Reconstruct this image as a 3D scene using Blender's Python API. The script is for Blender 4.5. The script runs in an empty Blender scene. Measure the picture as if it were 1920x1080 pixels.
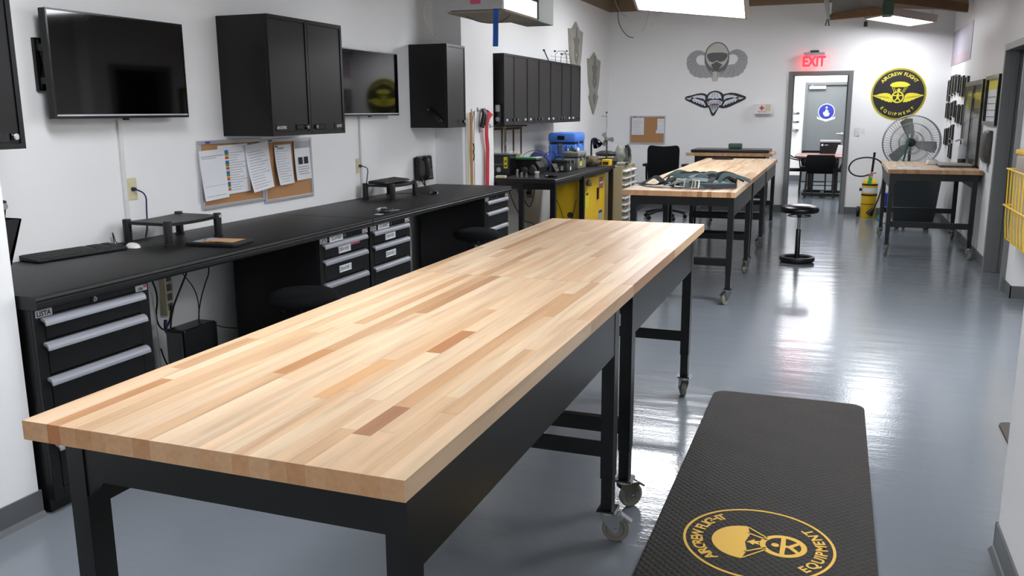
import bpy, bmesh, math, random
from mathutils import Vector, Matrix
random.seed(7)
PI = math.pi
scene = bpy.context.scene
col = scene.collection

# ------------------------------------------------------------------ camera
cam_data = bpy.data.cameras.new('camera')
cam_data.sensor_fit = 'HORIZONTAL'
cam_data.sensor_width = 36.0
cam_data.lens = 36.0 * 1623.216 / 1920.0
cam_data.clip_start = 0.05
cam_data.clip_end = 100
cam = bpy.data.objects.new('camera', cam_data)
col.objects.link(cam)
_yaw, _pitch, _roll = 0.355992584, 0.202225110, -0.00510851925
_f = Vector((-math.sin(_yaw) * math.cos(_pitch), math.cos(_yaw) * math.cos(_pitch), -math.sin(_pitch)))
_r = Vector((math.cos(_yaw), math.sin(_yaw), 0))
_u = _r.cross(_f)
_r2 = math.cos(_roll) * _r + math.sin(_roll) * _u
_u2 = -math.sin(_roll) * _r + math.cos(_roll) * _u
cam.matrix_world = Matrix(((_r2.x, _u2.x, -_f.x, 0), (_r2.y, _u2.y, -_f.y, 0), (_r2.z, _u2.z, -_f.z, 1.56), (0, 0, 0, 1)))
scene.camera = cam

# ------------------------------------------------------------------ world, exposure
world = bpy.data.worlds.new('world')
scene.world = world
world.use_nodes = True
world.node_tree.nodes['Background'].inputs[0].default_value = (0.6, 0.65, 0.7, 1)
world.node_tree.nodes['Background'].inputs[1].default_value = 0.05
scene.view_settings.view_transform = 'Standard'
scene.view_settings.look = 'None'
scene.view_settings.gamma = 1
scene.view_settings.use_curve_mapping = False
scene.view_settings.exposure = 1.02
LAMP = 14.0          # radiance of the fluorescent lenses

# ------------------------------------------------------------------ materials
def srgb(r, g, b):
    def f(c):
        c /= 255.0
        return c / 12.92 if c <= 0.04045 else ((c + 0.055) / 1.055) ** 2.4
    return (f(r), f(g), f(b), 1)

MATS = {}
def mat(name, rgb, rough=0.5, metal=0.0, spec=0.5, noise=0.0, scale=20, bump=0.0, bscale=200, emit=None, estr=0, alpha=None, coat=0, trans=0):
    """Principled material; noise = colour mottling amount, bump = relief strength."""
    m = bpy.data.materials.new(name)
    m.use_nodes = True
    nt = m.node_tree
    b = nt.nodes['Principled BSDF']
    c = srgb(*rgb)
    b.inputs['Base Color'].default_value = c
    b.inputs['Roughness'].default_value = rough
    b.inputs['Metallic'].default_value = metal
    b.inputs['Specular IOR Level'].default_value = spec
    if coat:
        b.inputs['Coat Weight'].default_value = coat
        b.inputs['Coat Roughness'].default_value = 0.05
    if trans:
        b.inputs['Transmission Weight'].default_value = trans
    if alpha is not None:
        b.inputs['Alpha'].default_value = alpha
    if emit:
        b.inputs['Emission Color'].default_value = srgb(*emit)
        b.inputs['Emission Strength'].default_value = estr
    if noise or bump:
        tc = nt.nodes.new('ShaderNodeTexCoord')
    if noise:
        n = nt.nodes.new('ShaderNodeTexNoise')
        n.inputs['Scale'].default_value = scale
        n.inputs['Detail'].default_value = 4
        nt.links.new(tc.outputs['Object'], n.inputs['Vector'])
        mx = nt.nodes.new('ShaderNodeMix')
        mx.data_type = 'RGBA'
        mx.inputs['A'].default_value = tuple(x * (1 - noise) for x in c[:3]) + (1,)
        mx.inputs['B'].default_value = tuple(min(1, x * (1 + noise)) for x in c[:3]) + (1,)
        nt.links.new(n.outputs['Fac'], mx.inputs['Factor'])
        nt.links.new(mx.outputs['Result'], b.inputs['Base Color'])
    if bump:
        n2 = nt.nodes.new('ShaderNodeTexNoise')
        n2.inputs['Scale'].default_value = bscale
        n2.inputs['Detail'].default_value = 3
        nt.links.new(tc.outputs['Object'], n2.inputs['Vector'])
        bp = nt.nodes.new('ShaderNodeBump')
        bp.inputs['Strength'].default_value = bump
        bp.inputs['Distance'].default_value = 0.002
        nt.links.new(n2.outputs['Fac'], bp.inputs['Height'])
        nt.links.new(bp.outputs['Normal'], b.inputs['Normal'])
    MATS[name] = m
    return m

mat('wall_paint', (240, 240, 240), 0.55, bump=0.08, bscale=140)
mat('wall_tan', (150, 132, 108), 0.8, noise=0.12, scale=3)
mat('ceiling_deck', (92, 84, 74), 0.9, noise=0.25, scale=2)
mat('baseboard', (92, 94, 96), 0.5)
mat('frame_grey', (112, 114, 114), 0.42)
mat('door_grey', (116, 120, 120), 0.4, noise=0.03, scale=4)
mat('black_steel', (11, 12, 13), 0.33, spec=0.4, bump=0.03, bscale=500)
mat('cabinet_black', (11, 11, 13), 0.40, spec=0.36, bump=0.04, bscale=600)
mat('worktop_black', (22, 22, 22), 0.45, spec=0.35, noise=0.1, scale=300, bump=0.05, bscale=900)
mat('black_plastic', (14, 14, 15), 0.45, spec=0.4, bump=0.03, bscale=700)
mat('dark_rubber', (45, 45, 46), 0.7)
mat('black_gloss', (14, 14, 16), 0.18)
mat('screen', (3, 3, 4), 0.045, spec=0.4)
mat('chrome', (200, 202, 205), 0.22, metal=1)
mat('zinc', (150, 154, 156), 0.34, metal=1, noise=0.1, scale=60)
mat('alu', (190, 192, 200), 0.38, metal=0.6)
mat('handle_alu', (142, 144, 151), 0.45, metal=0.3)
mat('wheel_grey', (120, 117, 108), 0.6)
mat('white_plastic', (226, 226, 224), 0.4)
mat('paper', (226, 228, 232), 0.8, noise=0.03, scale=8)
mat('ink', (120, 122, 130), 0.9)
mat('ink_dark', (40, 40, 44), 0.9)
mat('cork', (178, 132, 90), 0.95, noise=0.12, scale=260, bump=0.2, bscale=400)
mat('ivory', (214, 204, 168), 0.45)
mat('cable_black', (18, 18, 19), 0.5)
mat('cable_blue', (32, 46, 92), 0.5)
mat('cable_white', (206, 206, 202), 0.5)
mat('yellow_paint', (232, 188, 24), 0.4, noise=0.05, scale=6)
mat('yellow_decal', (226, 214, 60), 0.5)
mat('mat_yellow', (226, 176, 40), 0.6)
mat('tan_steel', (176, 160, 124), 0.45)
mat('case_blue', (76, 128, 216), 0.5, noise=0.05, scale=10)
mat('case_dark', (44, 46, 44), 0.6)
mat('case_grey', (118, 120, 112), 0.6)
mat('red_strap', (186, 28, 44), 0.8, bump=0.2, bscale=800)
mat('blue_strap', (38, 92, 176), 0.8)
mat('wood_trim', (196, 150, 100), 0.6, noise=0.2, scale=12)
mat('mahogany', (128, 78, 66), 0.35, noise=0.2, scale=8)
mat('foil', (190, 192, 194), 0.3, metal=0.8, noise=0.1, scale=12, bump=0.7, bscale=14)
mat('insulation_kraft', (150, 138, 120), 0.8, noise=0.12, scale=8)
mat('duct_paint', (116, 122, 110), 0.6)
mat('maple_end', (150, 112, 80), 0.6, noise=0.16, scale=60)
mat('navy_fabric', (26, 36, 92), 0.8, noise=0.1, scale=20)
mat('poster_band', (186, 164, 174), 0.6, noise=0.1, scale=12)
mat('pink_tag', (206, 92, 128), 0.7)
mat('rotten_wood', (128, 98, 68), 0.9, noise=0.4, scale=22, bump=0.8, bscale=30)
mat('plaster', (150, 147, 140), 0.9, noise=0.25, scale=7, bump=0.6, bscale=12)
mat('green_box', (58, 84, 70), 0.6)
mat('shield_steel', (156, 154, 145), 0.5, metal=0.1, noise=0.08, scale=14)
mat('shield_line', (122, 120, 112), 0.55, metal=0.1)
mat('badge_grey', (166, 166, 170), 0.6, noise=0.2, scale=90)
mat('badge_dark', (104, 104, 106), 0.5)
mat('badge_light', (196, 194, 184), 0.45)
mat('badge_visor', (84, 86, 88), 0.3)
mat('decal_black', (36, 32, 36), 0.5)
mat('decal_white', (214, 220, 232), 0.5)
mat('decal_maroon', (128, 56, 84), 0.5)
mat('decal_blue', (34, 48, 150), 0.5)
mat('red_cross', (206, 40, 40), 0.5)
mat('exit_red', (220, 30, 40), 0.5, emit=(255, 18, 30), estr=4)
mat('clear_panel', (240, 240, 240), 0.1, alpha=0.22)
mat('leather_black', (12, 12, 13), 0.28, spec=0.4, bump=0.05, bscale=300)
mat('fabric_black', (8, 9, 11), 0.9, spec=0.2, bump=0.3, bscale=900)
mat('harness_olive', (74, 88, 90), 0.85, noise=0.25, scale=30, bump=0.3, bscale=300)
mat('harness_dark', (36, 40, 44), 0.85, noise=0.25, scale=40)
mat('harness_pale', (122, 136, 138), 0.85, noise=0.2, scale=30, bump=0.3, bscale=300)
mat('harness_buckle', (196, 194, 184), 0.4, metal=0.5)
mat('camo', (92, 84, 60), 0.9, noise=0.45, scale=30)
mat('bag_grey', (58, 58, 56), 0.85, noise=0.2, scale=20)
mat('gear_grey', (136, 138, 130), 0.6, noise=0.15, scale=25)
mat('fan_steel', (150, 154, 154), 0.4, metal=0.5)
mat('fan_blade', (184, 187, 187), 0.45, metal=0.1)
mat('fan_green', (48, 112, 84), 0.5)
mat('bin_dark', (40, 47, 52), 0.5)
mat('bin_blue', (40, 60, 160), 0.5)
mat('teal_mat', (18, 112, 104), 0.7)
mat('tag_green', (62, 168, 88), 0.6)
mat('label_silver', (196, 198, 198), 0.4, metal=0.2)
mat('laptop_silver', (150, 146, 138), 0.4, metal=0.3)
mat('purple_print', (176, 168, 184), 0.5, noise=0.2, scale=6)
mat('tag_yellow', (222, 210, 40), 0.6)
mat('plum_print', (150, 96, 104), 0.6, noise=0.15, scale=40)
mat('clear_bin', (214, 208, 196), 0.3, alpha=0.55)
mat('bin_contents', (196, 176, 150), 0.8, noise=0.35, scale=30)
mat('gel', (214, 218, 226), 0.15, alpha=0.6)
mat('steel_dark', (70, 68, 66), 0.5, metal=0.4)
mat('print_blue', (42, 110, 176), 0.7)
mat('print_green', (70, 150, 80), 0.7)
mat('print_orange', (232, 168, 60), 0.7)
mat('print_red', (204, 62, 60), 0.7)
mat('light_housing', (176, 166, 160), 0.5)
mat('rust_wood', (104, 76, 56), 0.9, noise=0.35, scale=10)
mat('glass_case', (120, 124, 128), 0.06, alpha=0.32)
mat('neoprene_sole', (96, 92, 84), 0.8)
mat('brown_mat', (64, 58, 52), 0.9)
mat('conduit_white', (222, 222, 220), 0.45)
mat('lens', (255, 255, 255), 0.5, emit=(247, 250, 255), estr=LAMP)
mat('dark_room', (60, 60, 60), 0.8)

def wood_material():
    """maple staves: every stave carries its own tone in its object colour, grain comes from stretched noise."""
    m = bpy.data.materials.new('maple')
    m.use_nodes = True
    nt = m.node_tree
    b = nt.nodes['Principled BSDF']
    L = nt.links.new
    tc = nt.nodes.new('ShaderNodeTexCoord')
    oi = nt.nodes.new('ShaderNodeObjectInfo')
    off = nt.nodes.new('ShaderNodeVectorMath'); off.operation = 'SCALE'
    L(oi.outputs['Location'], off.inputs[0]); off.inputs['Scale'].default_value = 7.3
    add = nt.nodes.new('ShaderNodeVectorMath'); add.operation = 'ADD'
    L(tc.outputs['Object'], add.inputs[0]); L(off.outputs[0], add.inputs[1])
    mp = nt.nodes.new('ShaderNodeMapping')
    mp.inputs['Scale'].default_value = (26, 1.6, 26)
    L(add.outputs[0], mp.inputs['Vector'])
    n1 = nt.nodes.new('ShaderNodeTexNoise'); n1.inputs['Scale'].default_value = 1.0; n1.inputs['Detail'].default_value = 5
    n1.inputs['Distortion'].default_value = 0.6
    L(mp.outputs[0], n1.inputs['Vector'])
    mp2 = nt.nodes.new('ShaderNodeMapping'); mp2.inputs['Scale'].default_value = (260, 7, 260)
    L(add.outputs[0], mp2.inputs['Vector'])
    n2 = nt.nodes.new('ShaderNodeTexNoise'); n2.inputs['Scale'].default_value = 1.0; n2.inputs['Detail'].default_value = 2
    L(mp2.outputs[0], n2.inputs['Vector'])
    r1 = nt.nodes.new('ShaderNodeMapRange'); r1.inputs['From Min'].default_value = 0.3; r1.inputs['From Max'].default_value = 0.75
    r1.inputs['To Min'].default_value = 1.08; r1.inputs['To Max'].default_value = 0.78
    L(n1.outputs['Fac'], r1.inputs['Value'])
    r2 = nt.nodes.new('ShaderNodeMapRange'); r2.inputs['To Min'].default_value = 0.95; r2.inputs['To Max'].default_value = 1.05
    L(n2.outputs['Fac'], r2.inputs['Value'])
    mul = nt.nodes.new('ShaderNodeMath'); mul.operation = 'MULTIPLY'
    L(r1.outputs[0], mul.inputs[0]); L(r2.outputs[0], mul.inputs[1])
    sc = nt.nodes.new('ShaderNodeVectorMath'); sc.operation = 'SCALE'
    L(oi.outputs['Color'], sc.inputs[0]); L(mul.outputs[0], sc.inputs['Scale'])
    # streaks drift towards a redder brown
    hs = nt.nodes.new('ShaderNodeMix'); hs.data_type = 'RGBA'
    r3 = nt.nodes.new('ShaderNodeMapRange'); r3.inputs['From Min'].default_value = 0.56; r3.inputs['From Max'].default_value = 0.78
    r3.inputs['To Max'].default_value = 0.6
    L(n1.outputs['Fac'], r3.inputs['Value']); L(r3.outputs[0], hs.inputs['Factor'])
    L(sc.outputs[0], hs.inputs['A']); hs.inputs['B'].default_value = srgb(174, 128, 90)
    L(hs.outputs['Result'], b.inputs['Base Color'])
    b.inputs['Roughness'].default_value = 0.36
    b.inputs['Specular IOR Level'].default_value = 0.45
    bp = nt.nodes.new('ShaderNodeBump'); bp.inputs['Strength'].default_value = 0.05; bp.inputs['Distance'].default_value = 0.001
    L(n2.outputs['Fac'], bp.inputs['Height']); L(bp.outputs[0], b.inputs['Normal'])
    MATS['maple'] = m
wood_material()
def end_grain():
    m = MATS['maple_end']
    nt = m.node_tree
    b = nt.nodes['Principled BSDF']
    oi = nt.nodes.new('ShaderNodeObjectInfo')
    tc = nt.nodes.new('ShaderNodeTexCoord')
    n = nt.nodes.new('ShaderNodeTexNoise'); n.inputs['Scale'].default_value = 60
    nt.links.new(tc.outputs['Object'], n.inputs['Vector'])
    r = nt.nodes.new('ShaderNodeMapRange'); r.inputs['To Min'].default_value = 0.75; r.inputs['To Max'].default_value = 1.2
    nt.links.new(n.outputs['Fac'], r.inputs['Value'])
    mx = nt.nodes.new('ShaderNodeVectorMath'); mx.operation = 'MULTIPLY'
    nt.links.new(oi.outputs['Color'], mx.inputs[0]); mx.inputs[1].default_value = (0.62, 0.50, 0.40)
    sc = nt.nodes.new('ShaderNodeVectorMath'); sc.operation = 'SCALE'
    nt.links.new(mx.outputs[0], sc.inputs[0]); nt.links.new(r.outputs[0], sc.inputs['Scale'])
    nt.links.new(sc.outputs[0], b.inputs['Base Color'])
end_grain()

def floor_material():
    m = bpy.data.materials.new('epoxy_floor')
    m.use_nodes = True
    nt = m.node_tree
    b = nt.nodes['Principled BSDF']
    L = nt.links.new
    tc = nt.nodes.new('ShaderNodeTexCoord')
    n = nt.nodes.new('ShaderNodeTexNoise'); n.inputs['Scale'].default_value = 0.9; n.inputs['Detail'].default_value = 4
    L(tc.outputs['Object'], n.inputs['Vector'])
    mx = nt.nodes.new('ShaderNodeMix'); mx.data_type = 'RGBA'
    mx.inputs['A'].default_value = srgb(111, 117, 124); mx.inputs['B'].default_value = srgb(123, 129, 135)
    L(n.outputs['Fac'], mx.inputs['Factor'])
    L(mx.outputs['Result'], b.inputs['Base Color'])
    # poured coating: fine orange peel plus long trowel waves
    n2 = nt.nodes.new('ShaderNodeTexNoise'); n2.inputs['Scale'].default_value = 80; n2.inputs['Detail'].default_value = 2
    L(tc.outputs['Object'], n2.inputs['Vector'])
    mp = nt.nodes.new('ShaderNodeMapping'); mp.inputs['Scale'].default_value = (0.9, 4.5, 1)
    L(tc.outputs['Object'], mp.inputs['Vector'])
    n3 = nt.nodes.new('ShaderNodeTexNoise'); n3.inputs['Scale'].default_value = 1.6; n3.inputs['Detail'].default_value = 3
    L(mp.outputs[0], n3.inputs['Vector'])
    b1 = nt.nodes.new('ShaderNodeBump'); b1.inputs['Strength'].default_value = 0.13; b1.inputs['Distance'].default_value = 0.004
    L(n2.outputs['Fac'], b1.inputs['Height'])
    b2 = nt.nodes.new('ShaderNodeBump'); b2.inputs['Strength'].default_value = 0.09; b2.inputs['Distance'].default_value = 0.03
    L(n3.outputs['Fac'], b2.inputs['Height']); L(b1.outputs[0], b2.inputs['Normal'])
    L(b2.outputs[0], b.inputs['Normal'])
    b.inputs['Roughness'].default_value = 0.14
    b.inputs['Specular IOR Level'].default_value = 0.45
    MATS['epoxy_floor'] = m
floor_material()

def mat_rubber_material():
    """anti-fatigue rubber with a diamond weave relief"""
    m = bpy.data.materials.new('rubber_weave')
    m.use_nodes = True
    nt = m.node_tree
    b = nt.nodes['Principled BSDF']
    L = nt.links.new
    tc = nt.nodes.new('ShaderNodeTexCoord')
    n = nt.nodes.new('ShaderNodeTexNoise'); n.inputs['Scale'].default_value = 5; n.inputs['Detail'].default_value = 5
    L(tc.outputs['Object'], n.inputs['Vector'])
    mx = nt.nodes.new('ShaderNodeMix'); mx.data_type = 'RGBA'
    mx.inputs['A'].default_value = srgb(36, 34, 31); mx.inputs['B'].default_value = srgb(50, 47, 43)
    L(n.outputs['Fac'], mx.inputs['Factor']); L(mx.outputs['Result'], b.inputs['Base Color'])
    b.inputs['Roughness'].default_value = 0.7
    b.inputs['Specular IOR Level'].default_value = 0.22
    waves = []
    for ang in (PI / 4, -PI / 4):
        mp = nt.nodes.new('ShaderNodeMapping'); mp.inputs['Rotation'].default_value = (0, 0, ang)
        L(tc.outputs['Object'], mp.inputs['Vector'])
        w = nt.nodes.new('ShaderNodeTexWave'); w.inputs['Scale'].default_value = 13.5
        L(mp.outputs[0], w.inputs['Vector'])
        waves.append(w)
    mu = nt.nodes.new('ShaderNodeMath'); mu.operation = 'MULTIPLY'
    L(waves[0].outputs['Fac'], mu.inputs[0]); L(waves[1].outputs['Fac'], mu.inputs[1])
    bp = nt.nodes.new('ShaderNodeBump'); bp.inputs['Strength'].default_value = 0.75; bp.inputs['Distance'].default_value = 0.004
    L(mu.outputs[0], bp.inputs['Height']); L(bp.outputs[0], b.inputs['Normal'])
    MATS['rubber_weave'] = m
mat_rubber_material()

# ------------------------------------------------------------------ mesh helpers
OFF = {}
_fontcache = {}
def glyphs(s, bold=0.0):
    """2-D triangles of a string at size 1 (list of verts, list of faces, width)"""
    key = (s, bold)
    if key in _fontcache:
        return _fontcache[key]
    cu = bpy.data.curves.new('tmp_text', 'FONT')
    cu.body = s
    cu.size = 1.0
    cu.offset = bold
    cu.resolution_u = 3
    o = bpy.data.objects.new('tmp_text', cu)
    col.objects.link(o)
    dg = bpy.context.evaluated_depsgraph_get()
    me = bpy.data.meshes.new_from_object(o.evaluated_get(dg))
    vs = [(v.co.x, v.co.y) for v in me.vertices]
    fs = [tuple(p.vertices) for p in me.polygons]
    bpy.data.objects.remove(o)
    bpy.data.curves.remove(cu)
    bpy.data.meshes.remove(me)
    xs = [v[0] for v in vs] or [0]
    ys = [v[1] for v in vs] or [0]
    r = (vs, fs, min(xs), max(xs), min(ys), max(ys))
    _fontcache[key] = r
    return r

X3, Y3, Z3 = Vector((1, 0, 0)), Vector((0, 1, 0)), Vector((0, 0, 1))
# wall frames: (u to the viewer's right, v up, n towards the viewer)
LEFTW = (Y3, Z3, X3)
BACKW = (X3, Z3, -Y3)
RIGHTW = (-Y3, Z3, -X3)
FLOORF = (X3, Y3, Z3)

class MB:
    def __init__(s):
        s.v = []; s.f = []; s.m = []
    def add(s, vs, fs, m=0):
        b = len(s.v)
        s.v += [tuple(v) for v in vs]
        s.f += [tuple(b + i for i in f) for f in fs]
        s.m += [m] * len(fs)
        return s
    def box(s, x0, x1, y0, y1, z0, z1, m=0):
        vs = [(x, y, z) for z in (z0, z1) for y in (y0, y1) for x in (x0, x1)]
        return s.add(vs, [(0, 2, 3, 1), (4, 5, 7, 6), (0, 1, 5, 4), (2, 6, 7, 3), (0, 4, 6, 2), (1, 3, 7, 5)], m)
    def ext(s, poly, O, fr, d0, d1, m=0):
        """polygon in the (u, v) frame at O, extruded from d0 to d1 along n"""
        u, v, n = fr
        O = Vector(O)
        a = sum(poly[i][0] * poly[(i + 1) % len(poly)][1] - poly[(i + 1) % len(poly)][0] * poly[i][1] for i in range(len(poly)))
        if a < 0:
            poly = list(reversed(poly))
        k = len(poly)
        vs = [O + u * p[0] + v * p[1] + n * d0 for p in poly] + [O + u * p[0] + v * p[1] + n * d1 for p in poly]
        fs = [tuple(range(k, 2 * k)), tuple(reversed(range(k)))]
        fs += [(i, (i + 1) % k, k + (i + 1) % k, k + i) for i in range(k)]
        return s.add(vs, fs, m)
    def rect(s, u0, u1, v0, v1, O, fr, d0, d1, m=0):
        return s.ext([(u0, v0), (u1, v0), (u1, v1), (u0, v1)], O, fr, d0, d1, m)
    def ring(s, r0, r1, O, fr, d0, d1, m=0, n=40, sx=1, sy=1, a0=0, a1=2 * PI, cu=0, cv=0):
        full = abs(a1 - a0 - 2 * PI) < 1e-6
        u, v, nn = fr
        O = Vector(O)
        k = n if full else n + 1
        vs = []
        for i in range(k):
            a = a0 + (a1 - a0) * i / n
            for r, d in ((r0, d0), (r1, d0), (r1, d1), (r0, d1)):
                vs.append(O + u * (cu + r * math.cos(a) * sx) + v * (cv + r * math.sin(a) * sy) + nn * d)
        fs = []
        for i in range(n):
            j = (i + 1) % k
            for q in range(4):
                fs.append((i * 4 + q, i * 4 + (q + 1) % 4, j * 4 + (q + 1) % 4, j * 4 + q))
        if not full:
            fs += [(0, 3, 2, 1), (n * 4, n * 4 + 1, n * 4 + 2, n * 4 + 3)]
        return s.add(vs, fs, m)
    def disc(s, r, O, fr, d0, d1, m=0, n=32, cu=0, cv=0, sx=1, sy=1):
        return s.ext([(cu + r * sx * math.cos(2 * PI * i / n), cv + r * sy * math.sin(2 * PI * i / n)) for i in range(n)], O, fr, d0, d1, m)
    def cyl(s, p0, p1, r0, r1=None, n=12, m=0):
        r1 = r0 if r1 is None else r1
        p0, p1 = Vector(p0), Vector(p1)
        d = (p1 - p0).normalized()
        a = d.orthogonal().normalized()
        b = d.cross(a)
        vs = []
        for p, r in ((p0, r0), (p1, r1)):
            vs += [p + a * r * math.cos(2 * PI * i / n) + b * r * math.sin(2 * PI * i / n) for i in range(n)]
        fs = [(i, (i + 1) % n, n + (i + 1) % n, n + i) for i in range(n)] + [tuple(reversed(range(n))), tuple(range(n, 2 * n))]
        return s.add(vs, fs, m)
    def tube(s, pts, r, n=8, m=0, closed=False, smooth=0):
        P = [Vector(p) for p in pts]
        for _ in range(smooth):
            Q = []
            k = len(P)
            if not closed: Q.append(P[0])
            for i in range(k if closed else k - 1):
                a, b = P[i], P[(i + 1) % k]
                Q += [a * .75 + b * .25, a * .25 + b * .75]
            if not closed: Q.append(P[-1])
            P = Q
        k = len(P)
        vs = []
        prev = None
        for i in range(k):
            if closed: t = P[(i + 1) % k] - P[i - 1]
            else: t = P[min(i + 1, k - 1)] - P[max(i - 1, 0)]
            t = t.normalized() if t.length > 1e-9 else Z3
            if prev is None: a = t.orthogonal().normalized()
            else:
                a = prev - t * prev.dot(t)
                a = a.normalized() if a.length > 1e-6 else t.orthogonal().normalized()
            prev = a
            b = t.cross(a)
            vs += [P[i] + (a * math.cos(2 * PI * j / n) + b * math.sin(2 * PI * j / n)) * r for j in range(n)]
        fs = []
        for i in range(k if closed else k - 1):
            i2 = (i + 1) % k
            fs += [(i * n + j, i * n + (j + 1) % n, i2 * n + (j + 1) % n, i2 * n + j) for j in range(n)]
        if not closed:
            fs += [tuple(reversed(range(n))), tuple(range((k - 1) * n, k * n))]
        return s.add(vs, fs, m)
    def strip(s, pts, w, th, m=0, wdir=Y3, smooth=2):
        """a flat strap: centre line, width along wdir, thickness"""
        P = [Vector(p) for p in pts]
        for _ in range(smooth):
            Q = [P[0]]
            for i in range(len(P) - 1):
                a, b = P[i], P[i + 1]
                Q += [a * .75 + b * .25, a * .25 + b * .75]
            Q.append(P[-1]); P = Q
        k = len(P); vs = []
        for i in range(k):
            t = (P[min(i + 1, k - 1)] - P[max(i - 1, 0)]).normalized()
            wd = (wdir - t * wdir.dot(t)).normalized()
            nn = t.cross(wd)
            for a, b in ((-1, -1), (1, -1), (1, 1), (-1, 1)):
                vs.append(P[i] + wd * a * w / 2 + nn * b * th / 2)
        fs = []
        for i in range(k - 1):
            for j in range(4):
                fs.append((i * 4 + j, i * 4 + (j + 1) % 4, (i + 1) * 4 + (j + 1) % 4, (i + 1) * 4 + j))
        fs += [(3, 2, 1, 0), tuple((k - 1) * 4 + j for j in range(4))]
        return s.add(vs, fs, m)
    def lathe(s, prof, O=(0, 0, 0), axis=Z3, n=24, m=0):
        """profile of (radius, height) along axis; closed at radius 0 ends"""
        axis = Vector(axis).normalized()
        a = axis.orthogonal().normalized()
        b = axis.cross(a)
        O = Vector(O)
        vs = []
        for r, h in prof:
            r = max(r, 1e-5)
            vs += [O + axis * h + (a * math.cos(2 * PI * i / n) + b * math.sin(2 * PI * i / n)) * r for i in range(n)]
        fs = []
        for k in range(len(prof) - 1):
            fs += [(k * n + i, k * n + (i + 1) % n, (k + 1) * n + (i + 1) % n, (k + 1) * n + i) for i in range(n)]
        return s.add(vs, fs, m)
    def text(s, txt, size, O, fr, m=0, d=0.0005, bold=0.0, align='C', sx=1.0):
        """flat lettering, baseline through O"""
        vs, fs, x0, x1, y0, y1 = glyphs(txt, bold)
        u, v, n = fr
        sh = {'C': -(x0 + x1) / 2, 'L': 0}[align]
        O = Vector(O) + n * d
        return s.add([O + u * ((x + sh) * size * sx) + v * (y * size) for x, y in vs], fs, m)
    def arctext(s, txt, size, O, fr, r, mid, sweep, m=0, d=0.0005, bold=0.02, inward=False):
        """letters along a circle of radius r; mid = angle of the middle (radians), sweep total angle"""
        u, v, n = fr
        O = Vector(O) + n * d
        ws = []
        for ch in txt:
            g = glyphs(ch, bold) if ch != ' ' else None
            ws.append((g[3] - g[2]) if g else 0.32)
        gap = 0.14
        tot = sum(ws) + gap * (len(txt) - 1)
        pos = 0
        for ch, w in zip(txt, ws):
            c = (pos + w / 2) / tot - 0.5
            pos += w + gap
            if ch == ' ':
                continue
            g = glyphs(ch, bold)
            ang = mid + (c * sweep if inward else -c * sweep)
            cx = (g[2] + g[3]) / 2
            er = u * math.cos(ang) + v * math.sin(ang)          # outwards
            et = (u * -math.sin(ang) + v * math.cos(ang))       # counter-clockwise
            up, rt = (er, -et) if not inward else (-er, et)
            base = O + er * (r if not inward else r)
            s.add([base + rt * ((x - cx) * size) + up * (y * size) for x, y in g[0]], g[1], m)
        return s
    def xf(s, M):
        s.v = [tuple(M @ Vector(v)) for v in s.v]
        return s
    def build(s, name, mats, parent=None, bevel=0, smooth=None, local=False, seg=2, recalc=True):
        if isinstance(mats, str): mats = [mats]
        off = Vector((0, 0, 0))
        if parent is not None and not local:
            off = OFF.get(parent.name, off)
        me = bpy.data.meshes.new(name)
        me.from_pydata([Vector(v) - off for v in s.v], [], s.f)
        for mm in mats: me.materials.append(MATS[mm])
        for p, k in zip(me.polygons, s.m): p.material_index = k
        if recalc or bevel:
            bm = bmesh.new(); bm.from_mesh(me)
            if recalc: bmesh.ops.recalc_face_normals(bm, faces=bm.faces)
            if bevel:
                es = [e for e in bm.edges if len(e.link_faces) == 2 and e.calc_face_angle(0) > 0.6]
                bmesh.ops.bevel(bm, geom=es, offset=bevel, segments=seg, profile=0.5, affect='EDGES', clamp_overlap=True)
            bm.to_mesh(me); bm.free()
        if smooth is not None:
            me.polygons.foreach_set('use_smooth', [True] * len(me.polygons))
            me.set_sharp_from_angle(angle=math.radians(smooth))
        me.update()
        o = bpy.data.objects.new(name, me)
        col.objects.link(o)
        if parent is not None:
            o.parent = parent
            OFF[o.name] = OFF.get(parent.name, Vector((0, 0, 0)))
        return o

def tag(o, label=None, cat=None, group=None, kind=None):
    if label: o['label'] = label
    if cat: o['category'] = cat
    if group: o['group'] = group
    if kind: o['kind'] = kind
    return o
def thing(name, label, cat, loc=(0, 0, 0), group=None, rotz=0):
    o = bpy.data.objects.new(name, None)
    o.empty_display_size = 0.1
    col.objects.link(o)
    o.location = loc
    o.rotation_euler = (0, 0, rotz)
    OFF[o.name] = Vector(loc)
    return tag(o, label, cat, group)
def struct(name, mb, mats, parent=None, **k):
    o = mb.build(name, mats, parent, **k)
    if parent is None: o['kind'] = 'structure'
    return o
def single(name, mb, mats, label, cat, group=None, origin=None, **k):
    """a thing that is one mesh; its origin is moved to its base"""
    xs = [v[0] for v in mb.v]; ys = [v[1] for v in mb.v]; zs = [v[2] for v in mb.v]
    c = Vector(((min(xs) + max(xs)) / 2, (min(ys) + max(ys)) / 2, min(zs))) if origin is None else Vector(origin)
    mb.v = [tuple(Vector(v) - c) for v in mb.v]
    o = mb.build(name, mats, None, **k)
    o.location = c
    OFF[o.name] = c
    return tag(o, label, cat, group)
def copy_thing(root, loc, rotz=None, label=None, group=None):
    def rec(o, parent):
        c = o.copy()
        col.objects.link(c)
        c.parent = parent
        for ch in list(o.children): rec(ch, c)
        return c
    c = rec(root, None)
    c.location = loc
    if rotz is not None: c.rotation_euler = (0, 0, rotz)
    if label: c['label'] = label
    if group: c['group'] = group
    return c
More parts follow.
